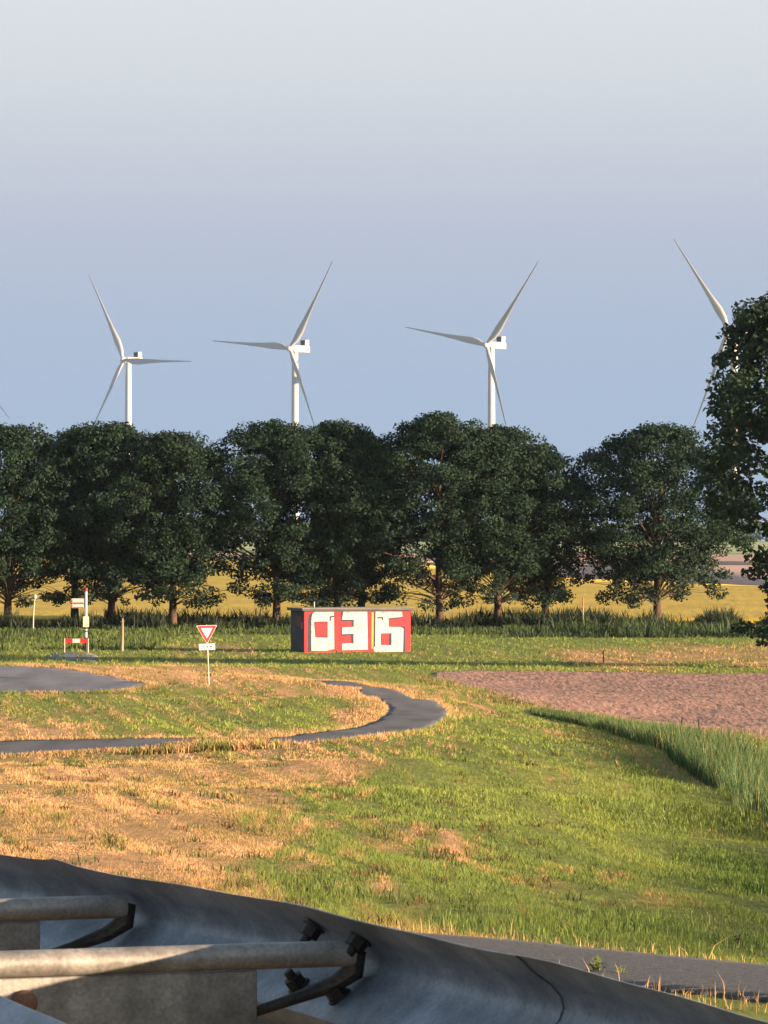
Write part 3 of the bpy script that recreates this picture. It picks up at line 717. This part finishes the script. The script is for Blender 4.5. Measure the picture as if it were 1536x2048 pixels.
make_turbine(-84, 704, -41, 'white wind turbine with one blade tip above the trees by the grey pole')

# ------------------------------------------------------------------ painted shed
def plain(name, c, rough=0.7, spec=0.3, var=0.12, scale=1.5, metal=0.0):
    c = np.array(c); return noisy(name, tuple(c * (1 - var)), tuple(np.minimum(c * (1 + var), 0.95)), scale, rough, metal, spec=spec)
M_red = plain('red_paint', (0.50, 0.016, 0.03), 0.6)
M_red2 = plain('brown_red_outline', (0.16, 0.02, 0.025), 0.7)
M_black = plain('dark_paint_and_shade', (0.025, 0.027, 0.04), 0.7, var=0.3)
def white_graffiti():
    m, n, l, b = mat('scribbled_white_paint', 0.7)
    tcn = n.new('ShaderNodeTexCoord')
    w = n.new('ShaderNodeTexNoise'); w.inputs['Scale'].default_value = 1.1; w.inputs['Detail'].default_value = 3; w.inputs['Distortion'].default_value = 1.5
    l.new(tcn.outputs['Object'], w.inputs['Vector'])
    # thin pen-like scribbles where a noise crosses its middle value
    sb = n.new('ShaderNodeMath'); sb.operation = 'SUBTRACT'; sb.inputs[1].default_value = 0.5; l.new(w.outputs[0], sb.inputs[0])
    ab = n.new('ShaderNodeMath'); ab.operation = 'ABSOLUTE'; l.new(sb.outputs[0], ab.inputs[0])
    mr = n.new('ShaderNodeMapRange'); mr.inputs[1].default_value = 0.004; mr.inputs[2].default_value = 0.02; l.new(ab.outputs[0], mr.inputs[0])
    t2 = n.new('ShaderNodeTexNoise'); t2.inputs['Scale'].default_value = 1.6; l.new(tcn.outputs['Object'], t2.inputs['Vector'])
    r2 = n.new('ShaderNodeValToRGB'); r2.color_ramp.elements[0].position = 0.38; r2.color_ramp.elements[1].position = 0.62
    r2.color_ramp.elements[0].color = (0.40, 0.355, 0.36, 1); r2.color_ramp.elements[1].color = (0.46, 0.43, 0.39, 1); l.new(t2.outputs[0], r2.inputs[0])
    mx = n.new('ShaderNodeMixRGB'); mx.inputs[1].default_value = (0.17, 0.15, 0.19, 1); l.new(mr.outputs[0], mx.inputs[0]); l.new(r2.outputs[0], mx.inputs[2])
    l.new(mx.outputs[0], b.inputs['Base Color'])
    return m
M_wgraf = white_graffiti()
M_roof = plain('bitumen_roof', (0.08, 0.08, 0.09), 0.8)
M_yel = plain('orange_yellow_spray', (0.55, 0.26, 0.05), 0.7)
M_pinkp = plain('faded_pink_paint', (0.42, 0.12, 0.12), 0.7)
YS = 340.0; SB = math.radians(17)
sx0 = (609 - CX) / F * YS
shed = empty('painted_shed', (sx0, YS, 0), SB); tag(shed, 'low flat roofed shed with big white block figures 036 on red paint', 'shed')
# local x along the front, local y into the shed, front at y = 0
LW_, LD, LH = 7.55, 3.4, 2.82
# local units along the front: photo px on the enlarged crop (240..1385 wide, 160..600 tall)
def gx_(u): return (u - 236) / (1383 - 236) * LW_
def gz_(v): return LH - (v - 155) / (596 - 155) * LH
b = MB(); b.box(0, LW_, 0, 0.2, -0.2, LH); b.build('front_wall', M_red, shed)
b = MB(); b.box(0, 0.2, 0.2, LD, -0.2, LH); b.build('end_wall', M_black, shed)  # shade of the end turned from the sun, put into its near-black colour
b = MB(); b.box(LW_ - 0.2, LW_, 0.2, LD, -0.2, LH); b.build('end_wall', M_black, shed)
b = MB(); b.box(0.2, LW_ - 0.2, LD - 0.2, LD, -0.2, LH); b.build('rear_wall', M_black, shed)
b = MB(); b.box(-0.22, LW_ + 0.16, -0.22, LD + 0.2, LH, LH + 0.15); rf = b.build('roof', M_roof, shed, bevel=0.02)
M_trim = plain('zinc_roof_trim', (0.16, 0.165, 0.17), 0.5, metal=0.3)
b = MB(); b.box(-0.245, LW_ + 0.185, -0.245, LD + 0.225, LH + 0.153, LH + 0.20); b.build('roof_trim', M_trim, rf)
b = MB(); b.tube([(0.75, 0.25, LH + 0.25), (0.75, 0.25, LH + 0.62)], 0.06, 10); b.build('vent_pipe', M_trim, rf)
def patch(name, pts, material, y=-0.006, th=0.004):
    q = MB(); q.prism([(gx_(u), gz_(v)) for u, v in pts][::-1], y - th, y + th); return q.build(name, material, shed)
# dark drop shadows painted round the figures (lower layer), then the white figures, then red cores
patch('painted_outline', [(272, 590), (272, 235), (285, 195), (312, 172), (420, 165), (420, 590)], M_black, -0.005)
patch('painted_outline', [(545, 168), (588, 168), (588, 590), (545, 575)], M_red2, -0.005)
patch('painted_outline', [(625, 165), (760, 165), (760, 330), (640, 340), (640, 405), (760, 398), (760, 500), (625, 500)], M_black, -0.005)
patch('painted_outline', [(905, 165), (935, 165), (935, 575), (905, 575)], M_red2, -0.005)
patch('painted_outline', [(985, 165), (1010, 165), (1005, 560), (985, 560)], M_black, -0.005)
patch('painted_outline', [(1140, 232), (1310, 225), (1325, 340), (1325, 595), (1290, 595), (1290, 340), (1140, 332)], M_black, -0.005)
W = -0.016
patch('painted_zero', [(310, 578), (310, 232), (322, 185), (350, 165), (552, 165), (556, 560), (470, 580)], M_wgraf, W)
patch('painted_three', [(640, 250), (655, 165), (912, 165), (920, 570), (640, 575), (640, 505), (765, 500), (765, 400), (640, 403), (640, 335), (768, 325), (768, 250)], M_wgraf, W)
patch('painted_six', [(1003, 165), (1290, 168), (1298, 222), (1145, 236), (1145, 328), (1285, 332), (1306, 350), (1300, 612), (1000, 612), (980, 565), (998, 530)], M_wgraf, W)
patch('painted_outline', [(338, 268), (486, 266), (484, 440), (352, 436)], M_red2, -0.027)
patch('painted_core', [(350, 296), (464, 292), (464, 418), (354, 422)], M_red, -0.038)
patch('painted_outline', [(1060, 398), (1176, 396), (1176, 525), (1060, 522)], M_black, -0.027)
patch('painted_core', [(1066, 402), (1142, 400), (1142, 520), (1066, 520)], M_red, -0.038)
patch('painted_outline', [(506, 210), (556, 208), (556, 222), (520, 224), (520, 262), (506, 262)], M_black, -0.027)
patch('painted_outline', [(1020, 224), (1086, 222), (1086, 252), (1072, 254), (1070, 238), (1020, 240)], M_black, -0.027)
patch('painted_stripe', [(960, 172), (984, 172), (980, 560), (958, 560)], M_yel, -0.005)
patch('painted_flare', [(615, 425), (735, 420), (735, 492), (615, 490)], M_red, -0.0135, 0.003)
patch('painted_flare', [(615, 272), (738, 270), (738, 318), (615, 325)], M_red, -0.0135, 0.003)
patch('painted_flare', [(1150, 248), (1320, 238), (1320, 322), (1150, 318)], M_red, -0.0135, 0.003)
q = MB(); q.box(-0.012, -0.004, 0.9, 1.9, 1.75, 2.45); q.build('painted_mark', M_red2, shed)
q = MB(); q.box(-0.016, -0.008, 0.5, 0.75, 1.6, 2.05); q.build('painted_mark', M_pinkp, shed)
q = MB(); q.box(-0.02, -0.004, 2.4, 2.65, 1.3, 1.7); q.build('painted_mark', M_roof, shed)

# ------------------------------------------------------------------ signs and posts
M_swhite = plain('sign_white', (0.47, 0.455, 0.43), 0.45, var=0.04)
M_sred = plain('sign_red', (0.40, 0.02, 0.03), 0.45, var=0.05)
M_pole = plain('galvanised_pole', (0.32, 0.32, 0.27), 0.5, metal=0.2)
M_cream = plain('cream_box', (0.62, 0.58, 0.36), 0.5, var=0.04)
M_wood = noisy('grey_wood', (0.16, 0.13, 0.09), (0.27, 0.22, 0.15), 4, 0.9, stretch=(1, 1, 0.2), bump=0.01)
p = at(418, 1370); S = p.y / F       # metres per photo pixel there
gw = empty('give_way_sign', p, math.radians(16)); gw.rotation_euler.y = math.radians(-1.5); tag(gw, 'inverted red and white triangle give way sign on a thin pole in the grass', 'traffic sign')
b = MB(); b.tube([(0, 0.02, -0.3), (-0.02, 0.02, 1.4), (-0.05, 0.02, 2.68)], 0.033, 10); b.build('pole', M_pole, gw, smooth=True)
def tri(r, cz, rc, y0, y1, dx=-0.05):
    pts = []
    for k in range(3):
        a = math.radians(-90 + 120 * k); cx_, cz_ = math.cos(a) * (r - 2 * rc), math.sin(a) * (r - 2 * rc)
        for t in (-60, -20, 20, 60):
            pts.append((dx + cx_ + rc * math.cos(a + math.radians(t)), cz + cz_ + rc * math.sin(a + math.radians(t))))
    m = MB(); m.prism(pts, y0, y1); return m
cz = 2.38
tri(0.56, cz, 0.035, -0.045, -0.03).build('triangle_plate', M_swhite, gw)
o = tri(0.525, cz, 0.035, -0.049, -0.0455).build('red_border', M_sred, gw)
tri(0.315, cz + 0.005, 0.02, -0.054, -0.0495).build('white_centre', M_swhite, gw)
b = MB(); b.box(-0.43, 0.31, -0.05, -0.03, 1.56, 1.84); sp = b.build('sub_plate', M_swhite, gw, bevel=0.004)
for x0, x1, z0, z1 in ((-0.24, -0.17, 1.67, 1.73), (-0.07, -0.02, 1.66, 1.74), (0.05, 0.19, 1.67, 1.73)):
    b = MB(); b.box(x0, x1, -0.056, -0.0505, z0, z1); b.build('printed_mark', M_black, sp)

def px_m(px, d): return (px - CX) / F * d
D1 = 340.0; s1 = D1 / F
def z1(py): return CAMZ - (py - HOR) * s1
fp = empty('fingerpost', (px_m(172, D1), D1, 0)); tag(fp, 'white cycle route fingerpost with two arms and a cream box', 'signpost')
b = MB(); b.tube([(0, 0, z1(1275)), (0, 0, z1(1180))], 0.085, 12); b.build('pole', M_swhite, fp)
b = MB(); b.tube([(0, 0, -0.3), (0, 0, z1(1275) - 0.002)], 0.085, 12); b.build('pole_band', M_black, fp)
b = MB(); b.tube([(0, 0, z1(1258)), (0, 0, z1(1254.5))], 0.092, 12); b.build('pole_band', M_black, fp)
b = MB(); b.tube([(0, 0, z1(1264)), (0, 0, z1(1261))], 0.092, 12); b.build('pole_band', M_black, fp)
b = MB(); b.tube([(0, 0, z1(1183)), (0, 0, z1(1176))], 0.1, 12); b.build('pole_cap', M_sred, fp)
b = MB(); b.box(-0.2, 0.2, -0.13, -0.095, z1(1254), z1(1233)); b.build('info_box', M_cream, fp, bevel=0.01)
for i, (za, zb_) in enumerate(((1207, 1197), (1216, 1208.4))):
    b = MB(); x0, x1 = px_m(140, D1) - px_m(172, D1), -0.09
    zt, zb2 = z1(zb_), z1(za); zm = (zt + zb2) / 2
    b.prism([(x1, zb2), (x1, zt), (x0 + 0.14, zt), (x0, zm), (x0 + 0.14, zb2)][::-1], -0.03, 0.03); arm = b.build('arm', M_swhite, fp, bevel=0.004)
    b = MB(); b.box(x0 + 0.2, x1 - 0.08, -0.042, -0.0315, zb2 + 0.02, zb2 + 0.075); b.build('red_text_line', M_sred, arm)
    b = MB(); b.prism([(x0 + 0.17, zt - 0.04), (x0 + 0.03, zm), (x0 + 0.17, zb2 + 0.04)], -0.044, -0.0315); b.build('arrow_tip', M_sred, arm)

D2 = 339.0
br = empty('barrier', (px_m(152.5, D2), D2, 0)); tag(br, 'low red and white barrier board on two posts before the fingerpost', 'barrier')
for sgn in (-1, 1):
    b = MB(); b.tube([(sgn * 0.80, 0, -0.3), (sgn * 0.80, 0, 1.0)], 0.045, 10); b.build('post', M_pole, br)
for x0, x1, m_ in ((-0.76, -0.26, M_sred), (-0.257, 0.257, M_swhite), (0.26, 0.76, M_sred)):
    b = MB(); b.box(x0, x1, -0.02, 0.02, 0.68, 0.96); b.build('board', m_, br)

def post(name, px, d, h, rad, material, label, cat='post', bend=0.0, top=None, jag=False, z=0.0):
    t = empty(name, (px_m(px, d), d, z)); tag(t, label, cat)
    b = MB(); pts = [(0, 0, -0.3), (bend * 0.2, 0, h * 0.4), (bend * 0.5, 0, h * 0.75), (bend, 0, h)]
    r_ = [rad * 1.05, rad, rad * 0.97, rad * 0.9] if not jag else [rad * 1.1, rad, rad * 0.95, rad * 0.55]
    b.tube(pts, r_, 9); b.build('shaft', material, t, smooth=not jag)
    if top: top(t, bend, h)
    return t
def lamp_head(t, bend, h):
    b = MB(); b.lathe([(0.02, -0.02), (0.17, 0.02), (0.19, 0.2), (0.1, 0.36), (0.02, 0.4)], 12, off=(bend, 0, h - 0.05)); b.build('head', M_pole, t, smooth=True)
post('pole', 66, 418, 2.6, 0.06, M_pole, 'thin pale grey pole with a small round head under the trees', 'pole', 0.16, lamp_head)
def wood_cap(t, bend, h):
    b = MB(); b.tube([(bend - 0.14, 0, h - 0.25), (bend + 0.12, 0, h - 0.2)], 0.045, 6); b.build('cross_peg', M_wood, t)
post('wooden_post', 244, 342, 2.3, 0.11, M_wood, 'rough grey wooden post standing in the grass near the fingerpost', 'post', 0.04, wood_cap, True)
M_stake = plain('weathered_stake', (0.30, 0.24, 0.17), 0.9)
def red_top(t, bend, h):
    b = MB(); b.tube([(bend * 0.8, 0, h * 0.72), (bend, 0, h + 0.02)], 0.062, 8); b.build('painted_top', M_pinkp, t)
post('marker_stake', 1166, 419, 2.6, 0.05, M_stake, 'thin stake with faded red top in the tall weeds', 'stake', 0.0, red_top)
M_dstake = plain('dark_stake', (0.05, 0.04, 0.05), 0.9)
pq = at(1207, 1333); post('stake', 1207, pq.y, 1.0, 0.04, M_dstake, 'small dark stake in the dry grass beyond the ploughed field', 'stake', z=pq.z)
pq = at(1398, 1470); post('stake', 1398, pq.y, 0.62, 0.035, M_dstake, 'dark stake with a straight top at the ploughed field edge', 'stake', z=pq.z)
pq = at(1363, 1455); post('stake', 1363, pq.y, 0.42, 0.04, M_dstake, 'short leaning dark stump at the ploughed field edge', 'stake', 0.06, z=pq.z)
pq = at(1521, 1486); post('stake', 1521, pq.y, 0.6, 0.018, M_stake, 'thin pale cane at the ploughed field edge by the reeds', 'stake', z=pq.z)

# ------------------------------------------------------------------ guardrail
def steel(name, c1, c2, rough=0.5, metal=0.65, streak=0.7):
    m, n, l, b = mat(name, rough, metal, 0.5)
    tcn = n.new('ShaderNodeTexCoord')
    t = n.new('ShaderNodeTexNoise'); t.inputs['Scale'].default_value = 9; t.inputs['Detail'].default_value = 9; t.inputs['Roughness'].default_value = 0.65; l.new(tcn.outputs['Object'], t.inputs['Vector'])
    r = n.new('ShaderNodeValToRGB'); r.color_ramp.elements[0].position = 0.32; r.color_ramp.elements[1].position = 0.68
    r.color_ramp.elements[0].color = (*c1, 1); r.color_ramp.elements[1].color = (*c2, 1); l.new(t.outputs[0], r.inputs[0])
    # grime streaks running down
    mp = n.new('ShaderNodeMapping'); mp.inputs['Scale'].default_value = (22, 22, 2.0); l.new(tcn.outputs['Object'], mp.inputs[0])
    t2 = n.new('ShaderNodeTexNoise'); t2.inputs['Scale'].default_value = 1.0; t2.inputs['Detail'].default_value = 5; l.new(mp.outputs[0], t2.inputs['Vector'])
    r2 = n.new('ShaderNodeMapRange'); r2.inputs[1].default_value = 0.35; r2.inputs[2].default_value = 0.65; r2.inputs[3].default_value = streak; r2.inputs[4].default_value = 1.05; l.new(t2.outputs[0], r2.inputs[0])
    mx = n.new('ShaderNodeMixRGB'); mx.blend_type = 'MULTIPLY'; mx.inputs[0].default_value = 1; l.new(r.outputs[0], mx.inputs[1]); l.new(r2.outputs[0], mx.inputs[2])
    # blotches of road film and fine grit
    t3 = n.new('ShaderNodeTexNoise'); t3.inputs['Scale'].default_value = 3.5; t3.inputs['Detail'].default_value = 10; t3.inputs['Roughness'].default_value = 0.7; l.new(tcn.outputs['Object'], t3.inputs['Vector'])
    r3 = n.new('ShaderNodeMapRange'); r3.inputs[1].default_value = 0.38; r3.inputs[2].default_value = 0.62; r3.inputs[3].default_value = 0.62; r3.inputs[4].default_value = 1.15; l.new(t3.outputs[0], r3.inputs[0])
    t4 = n.new('ShaderNodeTexNoise'); t4.inputs['Scale'].default_value = 160; t4.inputs['Detail'].default_value = 3; l.new(tcn.outputs['Object'], t4.inputs['Vector'])
    r4 = n.new('ShaderNodeMapRange'); r4.inputs[1].default_value = 0.3; r4.inputs[2].default_value = 0.7; r4.inputs[3].default_value = 0.78; r4.inputs[4].default_value = 1.2; l.new(t4.outputs[0], r4.inputs[0])
    m3 = n.new('ShaderNodeMath'); m3.operation = 'MULTIPLY'; l.new(r3.outputs[0], m3.inputs[0]); l.new(r4.outputs[0], m3.inputs[1])
    mx2 = n.new('ShaderNodeMixRGB'); mx2.blend_type = 'MULTIPLY'; mx2.inputs[0].default_value = 1; l.new(mx.outputs[0], mx2.inputs[1]); l.new(m3.outputs[0], mx2.inputs[2]); l.new(mx2.outputs[0], b.inputs['Base Color'])
    rr = n.new('ShaderNodeMapRange'); rr.inputs[3].default_value = rough - 0.12; rr.inputs[4].default_value = rough + 0.2; l.new(t.outputs[0], rr.inputs[0]); l.new(rr.outputs[0], b.inputs['Roughness'])
    bp = n.new('ShaderNodeBump'); bp.inputs['Distance'].default_value = 0.0015; l.new(t.outputs[0], bp.inputs['Height']); l.new(bp.outputs[0], b.inputs['Normal'])
    return m
M_rail = steel('galvanised_rail', (0.13, 0.165, 0.215), (0.25, 0.295, 0.36), 0.5, 0.5, 0.95)
M_spacer = steel('weathered_spacer', (0.16, 0.153, 0.146), (0.29, 0.28, 0.27), 0.45, 0.35)
M_bolt = steel('dark_bolt', (0.03, 0.028, 0.03), (0.07, 0.06, 0.055), 0.6, 0.5)
M_rust = steel('rusty_bolt', (0.11, 0.055, 0.035), (0.20, 0.10, 0.06), 0.7, 0.2)
RD = 0.57
edge_px = [(0, 1712), (125, 1731), (250, 1752), (375, 1774), (500, 1797), (600, 1818), (700, 1841), (800, 1863), (900, 1886), (1000, 1909), (1100, 1933), (1200, 1959), (1300, 1986), (1400, 2013), (1500, 2040)]
rp = []
for px, py in edge_px:
    d = RD * F / (py - HOR); rp.append(((px - CX) / F * d, d))
rp = np.array(rp)
def smooth(a):
    b = a.copy(); b[1:-1] = (a[:-2] + 2 * a[1:-1] + a[2:]) / 4; return b
for _ in range(3): rp = smooth(rp)
d0 = (rp[0] - rp[3]); d0 /= np.linalg.norm(d0); d1_ = rp[-1] - rp[-4]; d1_ /= np.linalg.norm(d1_)
rp = np.vstack([[rp[0] + d0 * t for t in (5, 3.5, 2.2, 1.2, 0.5)], rp, [rp[-1] + d1_ * t for t in (0.5, 1.2, 2.2, 3.6, 5.2)]])
RT = np.gradient(rp, axis=0); RT /= np.linalg.norm(RT, axis=1)[:, None]          # heading: toward the eye (right-near)
RN = np.stack([-RT[:, 1], RT[:, 0]], 1)                                            # away from the eye
acc = np.concatenate([[0], np.cumsum(np.linalg.norm(np.diff(rp, axis=0), axis=1))])
def rail_at(s):
    p = np.array([np.interp(s, acc, rp[:, 0]), np.interp(s, acc, rp[:, 1])]); n = np.array([np.interp(s, acc, RN[:, 0]), np.interp(s, acc, RN[:, 1])]); n /= np.linalg.norm(n)
    return p, n
def s_of_px(px):
    u = (rp[:, 0] / rp[:, 1]) * F + CX
    return float(np.interp(px, u, acc))
PROF = [(0.012, 0.0), (0.020, -0.006), (0.036, -0.022), (0.062, -0.040), (0.076, -0.056), (0.080, -0.072), (0.074, -0.088), (0.055, -0.104), (0.028, -0.126), (0.010, -0.140), (0.003, -0.156),
        (0.010, -0.172), (0.028, -0.186), (0.055, -0.208), (0.074, -0.224), (0.080, -0.240), (0.076, -0.256), (0.062, -0.272), (0.036, -0.290), (0.020, -0.306), (0.012, -0.312)]
ZT = CAMZ - RD
def sweep(s0, s1, n, sign, off, thick=0.0026, dent=0.0, dz=0.0):
    """rail beam between arc lengths, n outward = sign, off = shift along the outward normal from the back rail line"""
    S = np.linspace(s0, s1, n); k = len(PROF); V = []
    for s in S:
        p, nn = rail_at(s)
        wz = dent * 0.0025 * math.sin(s * 5.3) + dent * 0.0015 * math.sin(s * 12.1 + 1) + dent * 0.007 * math.exp(-((s - s_of_px(100)) / 0.05) ** 2)
        wn_ = dent * 0.003 * math.sin(s * 3.1 + 2)
        row = []
        for side in (0, 1):
            for i in (range(k) if side == 0 else reversed(range(k))):
                q, z = PROF[i]
                q = q + (thick if side else 0)
                o_ = off + sign * q + wn_
                row.append((p[0] + nn[0] * o_, p[1] + nn[1] * o_, ZT + dz + z + wz * (1 - abs(z) / 0.312)))
        V.append(row)
    m = 2 * k; vs = [v for row in V for v in row]; fs = []
    for i in range(n - 1):
        for j in range(m):
            j2 = (j + 1) % m; fs.append((i * m + j, i * m + j2, (i + 1) * m + j2, (i + 1) * m + j))
    fs.append(tuple(reversed(range(m)))); fs.append(tuple(range((n - 1) * m, n * m)))
    mb = MB(); mb.add(vs, fs); return mb
sA, sB = s_of_px(198), s_of_px(648)
sJ = s_of_px(1015)
pB, nB = rail_at(sB)
gr = empty('guardrail', (pB[0], pB[1], h1(pB[0], pB[1]))); tag(gr, 'weathered double sided steel guardrail with spacers in the foreground', 'guardrail')
def under_gr(o):
    o.parent = gr; o.matrix_parent_inverse = Matrix.Translation(gr.location).inverted(); return o
under_gr(sweep(0.0, sJ, 150, 1, 0.0, dent=0.8).build('rail', M_rail, None, smooth=True))
under_gr(sweep(sB - 0.22, acc[-1], 90, 1, 0.0029, dent=0.8, dz=0.0004).build('rail', M_rail, None, smooth=True))
NEAR_OFF = -0.74
under_gr(sweep(0.0, acc[-1] - 0.5, 170, -1, NEAR_OFF, dent=0.4, dz=-0.008).build('rail', M_rail, None, smooth=True))
def frame_at(s):
    p, n = rail_at(s); t = np.array([n[1], -n[0]])       # t: along the rail toward the eye
    return p, n, t
def spacer(s):
    p, n, t = frame_at(s)
    Mx = Matrix(((-n[0], t[0], 0, p[0]), (-n[1], t[1], 0, p[1]), (0, 0, 1, ZT), (0, 0, 0, 1)))   # local x: toward near rail, y: toward the eye along the rail
    b = MB(); b.tube([(-0.045, 0, -0.058), (0.735, 0, -0.058)], 0.0195, 18)
    o = b.build('spacer_tube', M_spacer, None, smooth=True); o.matrix_world = Mx; under_gr(o)
    b = MB(); b.box(0.105, 0.70, -0.005, 0.005, -0.30, -0.0782); o = b.build('spacer_plate', M_spacer, None, bevel=0.0015); o.matrix_world = Mx; under_gr(o)
    b = MB(); b.box(0.1035, 0.112, -0.028, -0.0055, -0.30, -0.082); o = b.build('plate_flange', M_spacer, None, bevel=0.001); o.matrix_world = Mx; under_gr(o)
    # bent strap from the end of the tube down to the plate
    b = MB(); b.tube([(-0.05, 0.0, -0.055), (-0.048, -0.004, -0.085), (-0.02, -0.012, -0.104), (0.04, -0.018, -0.124), (0.10, -0.022, -0.142), (0.16, -0.022, -0.158)], [0.016, 0.017, 0.013, 0.009, 0.008, 0.008], 8); o = b.build('strap', M_bolt, None, smooth=True); o.matrix_world = Mx; under_gr(o)
    # rusty carriage bolt through the plate
    b = MB(); b.lathe([(0.019, 0.0), (0.019, 0.006), (0.0165, 0.013), (0.010, 0.018), (0.002, 0.020)], 16, 'y', (0.46, 0.006, -0.114)); o = b.build('bolt', M_rust, None, smooth=True); o.matrix_world = Mx; under_gr(o)
    # post
    zb = h1(p[0] - n[0] * 0.4, p[1] - n[1] * 0.4) - 0.25 - ZT
    b = MB(); b.box(0.36, 0.44, -0.07, -0.062, zb, -0.12); b.box(0.36, 0.368, -0.062, -0.02, zb, -0.12); b.box(0.432, 0.44, -0.062, -0.02, zb, -0.12)
    o = b.build('post', M_spacer, None); o.matrix_world = Mx; under_gr(o)
sp_ = sB - sA
for s in (sA - 2.4, sA - 1.3, sA, sB, sB + 1.75, sB + 3.0):
    if 0.1 < s < acc[-1] - 0.6: spacer(s)
def nut(px, dz, big=1.0, tilt=0.0):
    s = s_of_px(px); p, n, t = frame_at(s)
    zz = [z for q, z in PROF][::-1]; qq = [q for q, z in PROF][::-1]
    q = float(np.interp(dz, zz, qq))
    # stand on the slope of the beam
    q2 = float(np.interp(dz - 0.01, zz, qq)); slope = (q2 - q) / 0.01
    nx_ = Vector((-n[0], -n[1], -slope)).normalized()
    pos = Vector((p[0] + n[0] * q, p[1] + n[1] * q, ZT + dz))
    rot = nx_.to_track_quat('Z', 'Y').to_matrix().to_4x4()
    Mx = Matrix.Translation(pos) @ rot @ Matrix.Rotation(tilt, 4, 'Z')
    b = MB()
    b.lathe([(0.025 * big, 0.0005), (0.025 * big, 0.0035)], 18); b.lathe([(0.0205 * big, 0.0036), (0.0205 * big, 0.0195)], 6); b.lathe([(0.010 * big, 0.0196), (0.010 * big, 0.030), (0.008 * big, 0.032)], 12)
    o = b.build('nut', M_bolt, None); o.matrix_world = Mx; under_gr(o)
for px, dz in ((570, -0.030), (655, -0.034), (562, -0.124), (642, -0.124)): nut(px, dz, 0.76, px * 0.7)

# ------------------------------------------------------------------ weeds at the near path
def weed(px, py, label, n, hgt_, leafsz, colr, seed):
    r = np.random.default_rng(seed); p = at(px, py)
    root = empty('roadside_weed', p); tag(root, label, 'weed')
    st_ = MB(); V = []; Cc = []
    for i in range(n):
        a = r.uniform(0, 2 * np.pi); L = hgt_ * r.uniform(0.5, 1.1); lean = r.uniform(0.1, 0.6)
        tip = Vector((math.cos(a) * lean * L, math.sin(a) * lean * L, L))
        st_.tube([(0, 0, -0.02), tuple(tip * 0.5 + Vector((0, 0, 0.01))), tuple(tip)], [0.0035, 0.0028, 0.0015], 5)
        for j in range(5):
            q = 0.25 + 0.18 * j; c = tip * q; d = Vector(r.normal(0, 1, 3)); d.z = abs(d.z) * 0.4; d.normalize(); w = d.cross(Vector((0, 0, 1))).normalized(); s = leafsz * r.uniform(0.6, 1.2)
            V += [c, c + d * s * 0.5 + w * s * 0.28, c + d * s, c + d * s * 0.5 - w * s * 0.28]; Cc += [np.array(colr) * r.uniform(0.7, 1.3)] * 4
    st_.build('stem', M_stemg, root)
    me = np_mesh('leaves', np.array([tuple(v) for v in V]), np.arange(len(V)).reshape(-1, 4), M_grass, np.array(Cc)); link(bpy.data.objects.new('leaves', me), root)
M_stemg = plain('weed_stem', (0.17, 0.18, 0.07), 0.8)
weed(1196, 1958, 'low leafy green weed sprouting from the near path edge', 9, 0.12, 0.07, (0.09, 0.13, 0.03), 5)
weed(1243, 1962, 'small pale green weed beside the leafy one on the path', 4, 0.12, 0.045, (0.20, 0.24, 0.08), 6)
weed(1476, 1896, 'dark dry dock stalk in the grass beyond the near path', 4, 0.10, 0.05, (0.05, 0.035, 0.025), 8)

# ------------------------------------------------------------------ evening haze: one even body of air round the whole place
hm = bpy.data.materials.new('haze_air'); hm.use_nodes = True
hn, hl = hm.node_tree.nodes, hm.node_tree.links; hn.clear()
ho = hn.new('ShaderNodeOutputMaterial'); pv = hn.new('ShaderNodeVolumePrincipled')
pv.inputs['Color'].default_value = (0.62, 0.82, 1.0, 1); pv.inputs['Density'].default_value = 1.8e-5; pv.inputs['Anisotropy'].default_value = 0.0
hl.new(pv.outputs[0], ho.inputs['Volume'])
b = MB(); b.box(-2450, 2450, -70, 3000, -1.5, 215); hz = b.build('haze', hm); tag(hz, 'thin evening haze hanging over the polder', 'haze', kind='stuff')
